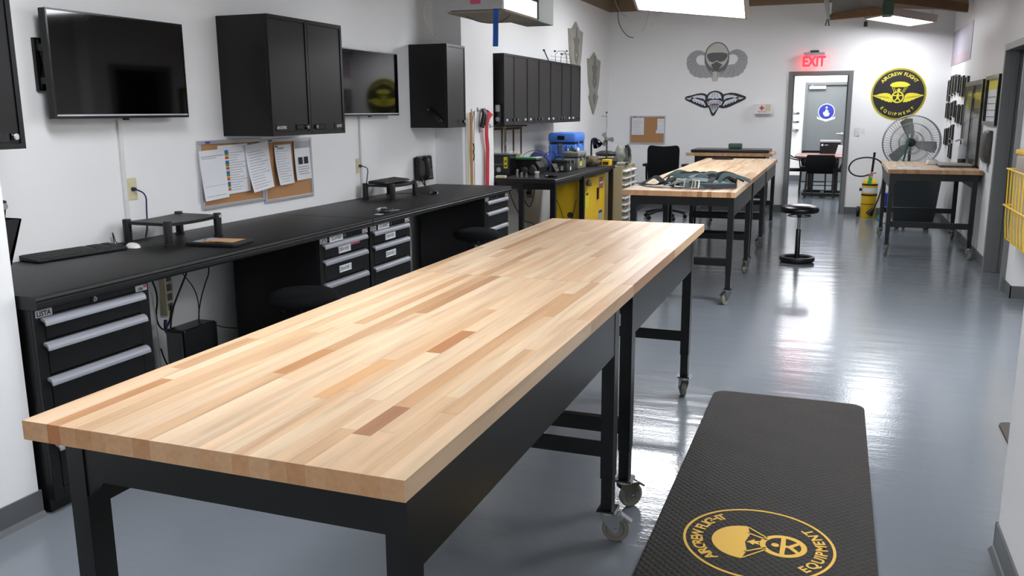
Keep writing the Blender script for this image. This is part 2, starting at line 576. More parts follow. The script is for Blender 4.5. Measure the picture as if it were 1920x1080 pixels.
def rrect(w, h, r, n=4, cx=0, cy=0):
    """rounded rectangle outline"""
    P = []
    for (sx, sy, a0) in ((1, 1, 0), (-1, 1, PI / 2), (-1, -1, PI), (1, -1, 1.5 * PI)):
        for i in range(n + 1):
            a = a0 + PI / 2 * i / n
            P.append((cx + sx * (w / 2 - r) + r * math.cos(a), cy + sy * (h / 2 - r) + r * math.sin(a)))
    return P
# ================================================================== the room
XL, XR, YB, ZW = -3.53, 1.44, 14.02, 3.08
floor = MB().box(-4.2, 4.2, -2.4, 20.4, -0.1, 0)
struct('floor', floor, 'epoxy_floor')
struct('ceiling', MB().box(-4.2, 4.2, -2.4, 20.4, 3.42, 3.5), 'ceiling_deck')
struct('wall_left', MB().box(XL - 0.15, XL, 2.33, YB + 0.12, 0, ZW), 'wall_paint')
struct('wall_left_near', MB().box(-4.1, -2.86, -2.2, 2.33, 0, ZW), 'wall_paint')
struct('wall_left_pilaster', MB().box(XL, -3.25, 7.45, 8.23, 0, ZW), 'wall_paint')
DX0, DX1, DH = -0.695, 0.11, 2.06          # doorway in the back wall
struct('wall_back', MB().box(XL, DX0, YB, YB + 0.12, 0, ZW).box(DX1, XR + 0.3, YB, YB + 0.12, 0, ZW).box(DX0, DX1, YB, YB + 0.12, DH, ZW), 'wall_paint')
RY0, RY1, RH = 8.43, 9.36, 2.09             # doorway in the right wall
struct('wall_right', MB().box(XR, XR + 0.14, RY1, YB, 0, ZW).box(XR, XR + 0.14, RY0, RY1, RH, ZW).box(XR, XR + 0.14, 8.09, RY0, 0, ZW)
       .box(XR + 0.14, 3.0, 8.09, 8.23, 0, ZW), 'wall_paint')
struct('wall_right_near', MB().box(0.63, 0.9, -2.2, 3.29, 0, ZW).box(0.9, 3.0, 3.1, 3.29, 0, ZW), 'wall_paint')
struct('wall_right_alcove', MB().box(1.62, 1.76, 3.29, 8.09, 0, ZW), 'wall_paint')
struct('wall_front', MB().box(-4.1, 0.9, -2.34, -2.2, 0, ZW), 'wall_paint')
# unpainted strip above the paint line
struct('trim_1', MB().box(XL - 0.15, XL + 0.02, -2.2, YB, ZW, 3.42).box(XL, XR + 0.3, YB - 0.02, YB + 0.12, ZW, 3.42).box(XR - 0.02, XR + 0.14, 8.09, YB, ZW, 3.42)
       .box(-4.1, 3.1, -2.34, -2.2, ZW, 3.42).box(0.63, 3.0, 3.1, 3.29, ZW, 3.42).box(0.63, .9, -2.2, 3.1, ZW, 3.42).box(1.62, 1.76, 3.1, 8.23, ZW, 3.42)
       .box(-2.92, -2.86, -2.2, 2.33, ZW, 3.42), 'wall_tan')
# unlit side room behind the right doorway, its darkness put into the wall colour
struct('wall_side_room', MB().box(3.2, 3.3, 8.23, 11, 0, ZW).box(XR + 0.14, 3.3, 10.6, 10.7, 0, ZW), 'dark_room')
# the room behind the back doorway
struct('wall_far_room', MB().box(-3.0, -0.72, 20.2, 20.35, 0, 2.75).box(0.19, 2.2, 20.2, 20.35, 0, 2.75).box(-0.72, 0.19, 20.2, 20.35, 2.12, 2.75)
       .box(-3.1, -3.0, 14.14, 20.35, 0, 2.75).box(2.2, 2.3, 14.14, 20.35, 0, 2.75), 'wall_paint')
struct('ceiling_far_room', MB().box(-3.1, 2.3, 14.14, 20.35, 2.75, 2.8), 'wall_paint')

BBH = 0.105
struct('baseboard_left', MB().box(XL, XL + 0.008, 2.33, 7.45, 0, BBH).box(XL, XL + 0.008, 8.23, YB, 0, BBH)
       .box(XL, -3.242, 7.442, 7.45, 0, BBH).box(-3.25, -3.242, 7.45, 8.23, 0, BBH), 'baseboard')
struct('baseboard_left_near', MB().box(-2.86, -2.852, -2.2, 2.338, 0, BBH).ext([(0, 0), (0.018, 0), (0.006, 0.016), (0, 0.02)], (-2.852, -2.2, 0), (X3, Z3, Y3), 0, 4.538), 'baseboard')
struct('baseboard_back', MB().box(XL, DX0 - 0.05, YB - 0.008, YB, 0, BBH).box(DX1 + 0.05, XR, YB - 0.008, YB, 0, BBH), 'baseboard')
struct('baseboard_right', MB().box(XR - 0.008, XR, RY1 + 0.05, YB, 0, BBH).box(XR - 0.008, XR, 8.082, RY0 - 0.05, 0, BBH).box(XR - 0.008, 3.0, 8.082, 8.09, 0, BBH), 'baseboard')
struct('baseboard_right_near', MB().box(0.622, 0.63, -2.2, 3.298, 0, BBH).ext([(0, 0), (-0.018, 0), (-0.006, 0.016), (0, 0.02)], (0.622, -2.2, 0), (X3, Z3, Y3), 0, 5.49).box(0.622, 3.0, 3.29, 3.298, 0, BBH), 'baseboard')
struct('baseboard_far_room', MB().box(-3.0, -0.72, 20.19, 20.2, 0, 0.13).box(0.19, 2.2, 20.19, 20.2, 0, 0.13), 'baseboard')

# steel door frames
f = MB()
f.box(DX0 - 0.05, DX0 + 0.012, YB - 0.022, YB + 0.14, 0, DH + 0.05).box(DX1 - 0.012, DX1 + 0.05, YB - 0.022, YB + 0.14, 0, DH + 0.05)
f.box(DX0 + 0.012, DX1 - 0.012, YB - 0.022, YB + 0.14, DH - 0.012, DH + 0.05)
f.box(DX0 + 0.012, DX0 + 0.03, YB + 0.05, YB + 0.1, 0, DH - 0.012).box(DX1 - 0.03, DX1 - 0.012, YB + 0.05, YB + 0.1, 0, DH - 0.012)
struct('trim_2', f, 'frame_grey', bevel=0.003)
f = MB()
f.box(XR - 0.035, XR + 0.165, RY1 - 0.012, RY1 + 0.05, 0, RH + 0.05).box(XR - 0.035, XR + 0.165, RY0 - 0.05, RY0 + 0.012, 0, RH + 0.05)
f.box(XR - 0.035, XR + 0.165, RY0 + 0.012, RY1 - 0.012, RH - 0.012, RH + 0.05)
f.box(XR + 0.045, XR + 0.085, RY1 - 0.03, RY1 - 0.012, 0, RH - 0.012)
struct('trim_3', f, 'frame_grey', bevel=0.003)
f = MB()
f.box(-0.72, -0.665, 20.16, 20.36, 0, 2.12).box(0.135, 0.19, 20.16, 20.36, 0, 2.12).box(-0.665, 0.135, 20.16, 20.36, 2.06, 2.12)
struct('trim_4', f, 'frame_grey', bevel=0.003)

# grey door at the end of the far room
d = MB().box(-0.665, 0.135, 20.22, 20.265, 0.01, 2.06)
door = struct('door_1', d, 'door_grey')
MB().box(-0.645, -0.3, 20.15, 20.22, 1.975, 2.045).box(-0.60, -0.57, 20.13, 20.22, 2.03, 2.06).build('door_closer', 'alu', door, bevel=0.006)
h = MB().cyl((0.085, 20.22, 1.04), (0.085, 20.15, 1.04), 0.011, n=10).cyl((0.09, 20.155, 1.04), (-0.03, 20.155, 1.035), 0.010, n=10).disc(0.032, (0.085, 20.22, 1.04), BACKW, 0, 0.012)
h.build('door_handle', 'chrome', door, smooth=40)
# unit crest on that door
o = (-0.265, 20.22, 1.50)
crest = thing('door_crest', 'round blue crest sticker with white figure on the far grey door', 'sticker', o)
MB().disc(0.17, o, BACKW, 0.001, 0.004, 0, n=40).build('disc', 'decal_white', crest)
MB().disc(0.155, o, BACKW, 0.004, 0.006, 0, n=40).build('field', 'decal_blue', crest)
g = MB()
g.ext([(-0.06, -0.06), (-0.02, -0.10), (0.05, -0.09), (0.07, -0.03), (0.03, -0.01), (0.05, 0.03), (0.01, 0.02), (0.015, 0.06), (-0.02, 0.04), (-0.03, 0.0), (-0.065, -0.01)], o, BACKW, 0.006, 0.007)
g.disc(0.022, o, BACKW, 0.006, 0.007, cu=0.0, cv=0.09, n=12)
g.build('figure', 'decal_white', crest)
MB().ext([(-0.19, -0.10), (-0.15, -0.12), (0, -0.165), (0.15, -0.12), (0.19, -0.10), (0.18, -0.15), (0.0, -0.21), (-0.18, -0.15)], o, BACKW, 0.006, 0.008).build('scroll', 'decal_white', crest)

# ------------------------------------------------------------------ fluorescent fixtures
def troffer(label, corner, uvec, vvec, w=1.17, d=0.58, cat='light'):
    """recessed fixture hung on wires: pan, rim and a glowing lens; corner is the lens corner, u long side, v short side"""
    u = Vector(uvec).normalized(); v = Vector(vvec); v = (v - u * v.dot(u)).normalized()
    n = u.cross(v)
    if n.z > 0: n = -n
    O = Vector(corner)
    t = thing('ceiling_light', label, cat, tuple(O + u * w / 2 + v * d / 2), 'fluorescent ceiling lights')
    fr = (u, v, n)
    MB().rect(0, w, 0, d, O, fr, 0, 0.004).build('lens', 'lens', t)
    MB().rect(-0.03, w + 0.03, -0.03, d + 0.03, O, fr, -0.09, -0.006).build('housing', 'light_housing', t)
    r = MB()
    r.rect(-0.03, 0, -0.03, d + 0.03, O, fr, -0.006, 0.008).rect(w, w + 0.03, -0.03, d + 0.03, O, fr, -0.006, 0.008)
    r.rect(0, w, -0.03, 0, O, fr, -0.006, 0.008).rect(0, w, d, d + 0.03, O, fr, -0.006, 0.008)
    r.build('rim', 'light_housing', t)
    for a, b in ((0.02, 0.02), (w - 0.02, 0.02), (0.02, d - 0.02), (w - 0.02, d - 0.02)):
        p = O + u * a + v * b - n * 0.09
        MB().cyl(p, (p.x, p.y, 3.42), 0.0015, n=5).build('hanger_wire', 'steel_dark', t)
    return t
troffer('big glowing light panel hung tilted above the far work tables', (-2.183, 10.0, 2.667), (1.162, 0, -0.138), (0.04, -0.575, 0.2))
troffer('glowing light panel hung above the round black and yellow emblem', (0.826, 13.6, 2.686), (-0.575, -0.27, 0.09), (0.14, -0.6, 0.01), w=0.62, d=0.6)
troffer('light panel hung above the open floor between the two table rows', (-0.62, 5.75, 2.46), (1, 0, 0), (0, 1, 0))
troffer('light panel hung above the near end of the nearest table', (-2.35, 2.0, 2.72), (1, 0, 0), (0, 1, 0))
troffer('unseen light panel added behind the camera to brighten the near end', (-1.5, -1.9, 2.72), (1, 0, 0), (0, 1, 0))  # added behind the view to lift the near table edge and walls
troffer('unseen light panel added high above the cabinet row to brighten the back wall', (-2.5, 11.0, 3.16), (1, 0, 0), (0, 1, 0))  # extra panel kept out of view, added to brighten the far walls
troffer('light panel hung in the right alcove', (0.92, 4.7, 2.72), (0, 1, 0), (1, 0, 0))
troffer('unseen near light panel brightening the far meeting room', (-0.9, 15.6, 2.62), (1, 0, 0), (0, 1, 0))  # far-room panels are unseen; extra ones added to brighten its walls
troffer('unseen middle light panel brightening the far meeting room', (-0.9, 17.3, 2.62), (1, 0, 0), (0, 1, 0))
troffer('unseen farthest light panel brightening the far meeting room', (-0.9, 19.0, 2.62), (1, 0, 0), (0, 1, 0))

# ================================================================== butcher-block work tables
TONES = [(218, 186, 150), (223, 196, 162), (212, 177, 139), (206, 169, 130), (220, 190, 155), (214, 181, 144), (196, 155, 115), (182, 139, 101)]
WTS = [5, 5, 4, 3, 5, 4, 2, 1]
def caster(t, x, y, ang, zplate=0.122, pedal=True):
    """swivel caster: plate, fork and brake pedal; the wheel is a sub-part"""
    d = Vector((math.cos(ang), math.sin(ang), 0)); s = Vector((-d.y, d.x, 0))
    c = MB()
    c.box(x - 0.036, x + 0.036, y - 0.036, y + 0.036, zplate - 0.004, zplate)
    c.cyl((x, y, zplate - 0.004), (x, y, zplate - 0.016), 0.024, 0.027, n=12)
    w = Vector((x, y, 0.05)) + d * 0.03
    for k in (-1, 1):
        O = Vector((x, y, 0)) + s * (0.02 * k)
        c.ext([(-0.026, zplate - 0.016), (0.055, zplate - 0.016), (0.05, 0.095), (0.042, 0.045), (0.03, 0.036), (0.018, 0.045), (-0.022, 0.088)], O, (d, Z3, s), -0.0015, 0.0015)
    c.ext([(-0.026, -0.022), (0.05, -0.022), (0.05, 0.022), (-0.026, 0.022)], (x, y, zplate - 0.018), (d, s, Z3), 0, 0.003)
    c.cyl(w - s * 0.026, w + s * 0.026, 0.006, n=8)
    if pedal:
        c.ext([(0.045, zplate - 0.02), (0.085, zplate - 0.045), (0.09, zplate - 0.04), (0.05, zplate - 0.012)], (x, y, 0), (d, Z3, s), -0.014, 0.014)
        c.cyl(Vector((x, y, zplate - 0.026)) + d * 0.052 - s * 0.02, Vector((x, y, zplate - 0.026)) + d * 0.052 + s * 0.02, 0.008, n=8)
    o = c.build('caster', 'zinc', t, smooth=35)
    wb = MB().lathe([(0.008, -0.015), (0.03, -0.013), (0.032, -0.009), (0.036, -0.013), (0.046, -0.013), (0.05, -0.008), (0.05, 0.008), (0.046, 0.013), (0.036, 0.013), (0.032, 0.009), (0.03, 0.013), (0.008, 0.015)], w, s, 28)
    wb.build('wheel', 'wheel_grey', o, smooth=35)

def worktable(label, x0, x1, y0, y1, zt, fx0, fx1, fy0, fy1, angs, rows=None, pmin=0.3, pmax=1.3, fixed=(), seed=1, th=0.0425, group='butcher block work tables', stretch=(1, 1), gussets=True):
    rnd = random.Random(seed)
    t = thing('work_table', label, 'table', ((x0 + x1) / 2, (y0 + y1) / 2, 0), group)
    # maple staves, laid lengthwise
    xs = [x1]
    for w in (rows or []): xs.append(xs[-1] - w)
    while xs[-1] - x0 > 0.055: xs.append(xs[-1] - rnd.uniform(0.034, 0.046))
    xs.append(x0)
    for i in range(len(xs) - 1):
        ys = [y0]
        fx = [q for q in fixed if q[0] == i]
        if fx:
            ys += [fx[0][1], fx[0][2]]
        else:
            ys.append(y0 + rnd.uniform(0.12, pmax))
        while y1 - ys[-1] > pmax: ys.append(ys[-1] + rnd.uniform(pmin, pmax))
        if y1 - ys[-1] < 0.15 and len(ys) > 2: ys.pop()
        ys.append(y1)
        for k in range(len(ys) - 1):
            a, b = xs[i + 1], xs[i]; c, d = ys[k], ys[k + 1]
            if d - c < 0.02: continue
            cx, cy = (a + b) / 2, (c + d) / 2
            dz = rnd.uniform(0, 0.00025)
            e = 0.00012
            m = MB().box(a - cx + e, b - cx - e, c - cy + e, d - cy - e, -th / 2, th / 2 + dz)
            m.m[2] = m.m[3] = 1
            o = m.build('stave', ['maple', 'maple_end'], t, local=True, recalc=False)
            o.location = (cx - OFF[t.name].x, cy - OFF[t.name].y, zt - th / 2 - 0.00025)
            tone = rnd.choices(TONES, WTS)[0]
            if fx and k == 1: tone = fx[0][3]
            j = rnd.uniform(0.97, 1.03)
            o.color = tuple(min(1, q * j) for q in srgb(*tone)[:3]) + (1,)
    zb = zt - th
    lw, ld = 0.046, 0.06
    for (lx, sx) in ((fx0, 1), (fx1 - lw, -1)):
        for (ly, sy) in ((fy0, 1), (fy1 - ld, -1)):
            m = MB().box(lx, lx + lw, ly, ly + ld, 0.25, zb)
            m.box(lx + 0.003, lx + lw - 0.003, ly + 0.004, ly + ld - 0.004, 0.126, 0.25)
            m.box(lx - 0.01, lx + lw + 0.01, ly - 0.008, ly + ld + 0.008, 0.122, 0.127)
            for z in (0.17, 0.22, 0.29):
                m.cyl((lx + lw / 2, ly - 0.0005 if sy > 0 else ly - 0.0005, z), (lx + lw / 2, ly - 0.003, z), 0.004, n=8)
            m.build('leg', 'black_steel', t)
    k = 0
    for lx in (fx0 + lw / 2, fx1 - lw / 2):
        for ly in (fy0 + ld / 2, fy1 - ld / 2):
            caster(t, lx, ly, angs[k]); k += 1
    # side panels, end aprons with corner gussets, low stretchers
    MB().box(fx1 - 0.02, fx1 - 0.0015, fy0 + 0.048, fy1 - 0.008, zb - 0.158, zb - 0.001).build('side_panel', 'black_steel', t, bevel=0.0015)
    MB().box(fx0 + 0.0015, fx0 + 0.02, fy0 + 0.048, fy1 - 0.008, zb - 0.158, zb - 0.001).build('side_panel', 'black_steel', t, bevel=0.0015)
    for ya in (fy0 + 0.004, fy1 - 0.022):
        g = 0.035
        MB().ext([(fx0 + lw, zb - 0.115), (fx0 + lw + g, zb - 0.075), (fx1 - lw - 0.001, zb - 0.075), (fx1 - lw - 0.001, zb - 0.001), (fx0 + lw, zb - 0.001)], (0, ya, 0), (X3, Z3, Y3), 0, 0.018).build('end_apron', 'black_steel', t)
        MB().box(fx0 + lw, fx1 - lw, ya + 0.002, ya + 0.04 if ya < (fy0 + fy1) / 2 else ya + 0.014, 0.315, 0.375).build('stretcher', 'black_steel', t, bevel=0.003) if stretch[0 if ya < (fy0 + fy1) / 2 else 1] else None
    return t
XT = -0.681
worktable('nearest butcher block table with maple top in the foreground', -1.595, XT, 1.28, 3.1405, 0.917, -1.487, XT - 0.001, 1.287, 2.925, (2.0, 3.6, 0.6, 0.15),
          rows=[0.05, 0.04, 0.037, 0.038, 0.043], fixed=((4, 1.45, 1.63, (168, 120, 86)), (9, 1.62, 1.95, (206, 160, 112)), (14, 1.75, 1.98, (186, 136, 92)), (20, 1.28, 1.62, (196, 142, 92)), (7, 2.05, 2.3, (180, 126, 84))), seed=11)
worktable('second butcher block table butted to the far end of the nearest one', -1.595, XT - 0.002, 3.1415, 5.005, 0.917, -1.487, XT - 0.003, 3.146, 4.645, (2.0, 1.0, 0.8, 1.9), seed=23)
XT2 = -0.726
worktable('butcher block table with a green webbing harness lying on it', -1.64, XT2, 7.02, 8.69, 0.917, -1.575, XT2 - 0.012, 7.06, 8.60, (3.4, 2.2, 4.2, 4.6), seed=31, pmin=.25, pmax=.9)
worktable('middle butcher block table of the far row', -1.64, XT2, 8.694, 10.36, 0.917, -1.575, XT2 - 0.012, 8.74, 10.28, (3.4, 2.2, 4.5, 4.2), seed=37, pmin=.25, pmax=.9)
worktable('farthest butcher block table in the row before the padded bench', -1.64, XT2, 10.364, 12.04, 0.917, -1.575, XT2 - 0.012, 10.40, 11.93, (3.4, 2.2, 4.6, 4.9), seed=41, pmin=.25, pmax=.9)
worktable('small butcher block table on casters against the right wall', 0.525, 1.415, 10.03, 11.62, 0.93, 0.545, 1.385, 10.06, 11.6, (4.4, 1.9, 4.9, 1.2), seed=47, pmin=.25, pmax=.9)
worktable('far work table topped by a long black pad', -2.04, -0.84, 12.72, 13.5, 0.95, -1.92, -0.93, 12.76, 13.44, (3.4, 2.2, 4.6, 0.9), seed=53, pmin=.2, pmax=.5)
# ================================================================== left wall: workbenches
ZD = 0.885
def worktop(label, y0, y1, xb=XL + 0.004, xf=-2.765, near_cham=0.0, name='worktop'):
    """laminate bench top with a rounded, grooved front nosing"""
    prof = [(xb, ZD), (xf - 0.012, ZD), (xf - 0.003, ZD - 0.004), (xf, ZD - 0.014), (xf - 0.002, ZD - 0.022), (xf + 0.001, ZD - 0.026), (xf + 0.001, ZD - 0.04), (xf - 0.006, ZD - 0.05), (xf - 0.03, ZD - 0.052), (xb, ZD - 0.052)]
    m = MB().ext(prof, (0, y0, 0), (X3, Z3, Y3), 0, y1 - y0)
    return single(name, m, 'worktop_black', label, 'worktop', 'black bench worktops', smooth=30)
worktop('black laminate worktop with keyboard and tablet on the near bench', 2.34, 4.876)
worktop('black laminate worktop with scissors and phone stand on the far bench', 4.884, 7.44)

def drawer_cabinet(label, y0, y1, tops, xf=-2.8, xb=-3.42, labels=(), code=None, badge='LISTA', pink=False, usa=False):
    """steel drawer cabinet facing the aisle; drawers have full-width aluminium handles"""
    t = thing('drawer_cabinet', label, 'cabinet', ((xf + xb) / 2, (y0 + y1) / 2, 0), 'black drawer cabinets under the benches')
    b = MB().box(xb, xf - 0.015, y0, y1, 0.06, 0.83)
    b.box(xf - 0.015, xf, y0, y0 + 0.045, 0.06, 0.83).box(xf - 0.015, xf, y1 - 0.06, y1, 0.06, 0.83)
    b.box(xf - 0.015, xf, y0 + 0.045, y1 - 0.06, 0.803, 0.83)
    b.box(xb, xf - 0.04, y0 + 0.01, y1 - 0.01, 0.0, 0.06)
    b.box(xf - 0.015, xf, y0 + 0.045, y1 - 0.06, 0.06, 0.10)
    b.build('body', 'cabinet_black', t, bevel=0.002)
    zz = list(tops) + [0.10]
    ya, yb = y0 + 0.047, y1 - 0.062
    for i in range(len(tops)):
        d = MB().box(xf - 0.02, xf + 0.001, ya, yb, zz[i + 1] + 0.003, zz[i] - 0.026)
        d.box(xf - 0.014, xf - 0.001, ya, yb, zz[i] - 0.008, zz[i] - 0.003)
        dr = d.build('drawer', 'cabinet_black', t)
        hz = zz[i] - 0.012
        MB().ext([(0.0, 0.004), (0.010, 0.003), (0.020, -0.003), (0.026, -0.014), (0.027, -0.026), (0.022, -0.026), (0.018, -0.014), (0.0, -0.006)], (xf, ya - 0.018, hz), (X3, Z3, Y3), 0, yb - ya + 0.036).build('handle', 'handle_alu', dr, smooth=50)
        if i < len(labels):
            ym = (ya + yb) / 2 + 0.0
            zc = (zz[i] + zz[i + 1]) / 2 - 0.02
            l = MB().rect(-0.07, 0.07, -0.021, 0.021, (xf + 0.001, ym, zc), LEFTW, 0, 0.0015)
            l.text(labels[i], 0.034, (xf + 0.0025, ym, zc - 0.0115), LEFTW, 1, d=0.0004, bold=0.012, sx=0.8)
            l.build('label', ['paper', 'ink_dark'], dr)
        if pink and i == 0:
            MB().rect(-0.13, 0.13, -0.012, 0.010, (xf + 0.001, (ya + yb) / 2 + 0.05, zz[0] - 0.045), LEFTW, 0, 0.0012).build('label', 'pink_tag', dr)
    k = MB().disc(0.012, (xf, (ya + yb) / 2 - 0.0, 0.8165), LEFTW, 0, 0.006).disc(0.009, (xf, (ya + yb) / 2, 0.8165), LEFTW, 0.006, 0.011).rect(-0.001, 0.001, -0.005, 0.005, (xf, (ya + yb) / 2, 0.8165), LEFTW, 0.011, 0.0115, 1)
    k.build('lock', ['zinc', 'ink_dark'], t, smooth=40)
    l = MB().rect(0.008, 0.083, -0.014, 0.014, (xf, y0, 0.812), LEFTW, 0, 0.002)
    l.text(badge, 0.026, (xf + 0.002, y0 + 0.045, 0.8025), LEFTW, 1, bold=0.03)
    l.build('badge', ['label_silver', 'ink_dark'], t)
    l = MB().rect(-0.075, -0.01, -0.013, 0.013, (xf, y1, 0.812), LEFTW, 0, 0.002)
    l.rect(-0.03, -0.012, -0.002, 0.011, (xf, y1, 0.812), LEFTW, 0.002, 0.0025, 2)
    l.text('USA', 0.018, (xf + 0.002, y1 - 0.05, 0.803), LEFTW, 1, bold=0.02)
    l.build('badge', ['label_silver', 'ink_dark', 'pink_tag'], t)
    if code:
        l = MB().rect(-0.075, 0.075, -0.02, 0.02, (xf, (ya + yb) / 2 - 0.09, 0.8125), LEFTW, 0, 0.0015)
        l.text(code, 0.032, (xf + 0.0015, (ya + yb) / 2 - 0.09, 0.8015), LEFTW, 1, bold=0.012, sx=0.85)
        l.build('label', ['paper', 'ink_dark'], t)
    return t
TOPS = (0.803, 0.705, 0.565, 0.30)
drawer_cabinet('nearest black drawer cabinet beside the near white wall end', 2.35, 2.94, TOPS)
drawer_cabinet('black drawer cabinet with white code label OCAF0001', 4.30, 4.872, TOPS, labels=('DRAWER 1', 'DRAWER 2', 'DRAWER 3'), code='OCAF0001', pink=True)
drawer_cabinet('black drawer cabinet with white code label OCAF0002', 4.892, 5.46, TOPS, labels=('DRAWER 1', 'DRAWER 2', 'DRAWER 3'), code='OCAF0002')
drawer_cabinet('farthest black drawer cabinet at the pilaster end of the bench', 6.87, 7.435, TOPS)

# ------------------------------------------------------------------ wall cabinets
def wall_cabinet(label, y0, y1, nd, z0=1.415, z1=2.122, xf=-3.167, labels=(), knob='R', wide=(), name='wall_cabinet', edges=None):
    t = thing(name, label, 'cabinet', ((XL + xf) / 2, (y0 + y1) / 2, z0), 'black wall cabinets')
    MB().box(XL + 0.001, xf - 0.02, y0, y1, z0, z1).build('body', 'cabinet_black', t, bevel=0.002)
    es = edges or [y0 + (y1 - y0) * i / nd for i in range(nd + 1)]
    for i in range(nd):
        a, b = es[i] + 0.002, es[i + 1] - 0.002
        m = MB().box(xf - 0.019, xf - 0.008, a, b, z0, z1)
        fw = 0.022
        m.box(xf - 0.008, xf, a, a + fw, z0, z1).box(xf - 0.008, xf, b - fw, b, z0, z1).box(xf - 0.008, xf, a + fw, b - fw, z1 - fw, z1).box(xf - 0.008, xf, a + fw, b - fw, z0, z0 + fw)
        m.box(xf - 0.008, xf - 0.004, a + fw + 0.006, b - fw - 0.006, z0 + fw + 0.004, z1 - fw - 0.006)
        d = m.build('door', 'cabinet_black', t)
        left = (i % 2 == 0)
        yc = b - 0.05 if left else a + 0.05
        MB().rect(-0.018, 0.018, -0.013, 0.013, (xf - 0.004, yc, z0 + 0.05), LEFTW, 0, 0.009).disc(0.013, (xf - 0.004, yc, z0 + 0.05), LEFTW, 0.009, 0.016, 1, n=16).disc(0.009, (xf - 0.004, yc, z0 + 0.05), LEFTW, 0.016, 0.018, 1, n=16).build('lock', ['black_gloss', 'chrome'], d, smooth=40)
        yr = b - 0.12 if left else a + 0.12
        MB().rect(-0.045, 0.045, -0.016, 0.016, (xf - 0.004, yr, z0 + 0.05), LEFTW, 0, 0.004, 0).rect(-0.035, 0.035, -0.011, 0.011, (xf - 0.004, yr, z0 + 0.05), LEFTW, 0.004, 0.0045, 1).build('latch', ['black_gloss', 'ink_dark'], d)
        yl = a + 0.09 if left else b - 0.075
        l = MB().rect(-0.055, 0.055, -0.02, 0.02, (xf - 0.004, yl, z0 + 0.05), LEFTW, 0, 0.003)
        if i < len(labels):
            l.text(labels[i], 0.024, (xf - 0.001, yl, z0 + 0.042), LEFTW, 1, bold=0.02, sx=0.68)
            l.build('label', ['cabinet_black', 'white_plastic'], d)
        elif nd > 2:
            l.v = []; l.f = []; l.m = []
            l.rect(-0.03, 0.03, -0.011, 0.011, (xf - 0.004, yl, z0 + 0.05), LEFTW, 0, 0.003)
            l.build('label', 'label_silver', d)
    return t
wall_cabinet('two-door black wall cabinet labelled AIR DUSTERS and GLOVES', 4.434, 5.258, 2, labels=('AIR DUSTERS', 'GLOVES'))
wall_cabinet('narrow single-door black wall cabinet next to the pilaster with a flashlight on its side', 6.95, 7.345, 1)
wall_cabinet('black wall cabinet cut by the left picture edge beside the first television', 2.345, 2.722, 1)
rowc = wall_cabinet('long row of seven black cabinet doors on the far left wall', 8.32, 11.105, 7, edges=[8.32, 8.64, 9.05, 9.445, 9.87, 10.31, 10.70, 11.105])

# holster stuck on the side of the narrow wall cabinet
h = MB()
O = (0, 6.95, 0)
h.ext([(-3.345, 1.575), (-3.325, 1.59), (-3.215, 1.49), (-3.205, 1.465), (-3.235, 1.455), (-3.34, 1.55)], O, BACKW, 0.001, 0.03)
h.ext([(-3.348, 1.57), (-3.335, 1.582), (-3.325, 1.572), (-3.338, 1.56)], O, BACKW, 0.03, 0.034, 1)
for k in range(3):
    h.ext([(-3.31 + k * .03, 1.545 - k * .027), (-3.296 + k * .03, 1.552 - k * .027), (-3.288 + k * .03, 1.545 - k * .027), (-3.302 + k * .03, 1.538 - k * .027)], O, BACKW, 0.03, 0.036, 2)
single('flashlight', h, ['black_gloss', 'zinc', 'cabinet_black'], 'black flashlight clipped slanted to the side of the narrow wall cabinet', 'flashlight', bevel=0.003)
# grey gadget on the side of the cabinet row
o = thing('wall_holder', 'small black holder with white label on the end of the long cabinet row', 'holder', (-3.225, 8.3, 1.42))
MB().ext(rrect(0.075, 0.21, 0.03, cx=-3.228, cy=1.525), (0, 8.32, 0), BACKW, 0.001, 0.028).build('body', 'black_gloss', o, bevel=0.004)
MB().rect(-3.25, -3.205, 1.55, 1.615, (0, 8.32, 0), BACKW, 0.028, 0.031).build('label', 'label_silver', o)
MB().disc(0.022, (-3.228, 8.32, 1.475), BACKW, 0.028, 0.036).build('dial', 'zinc', o)

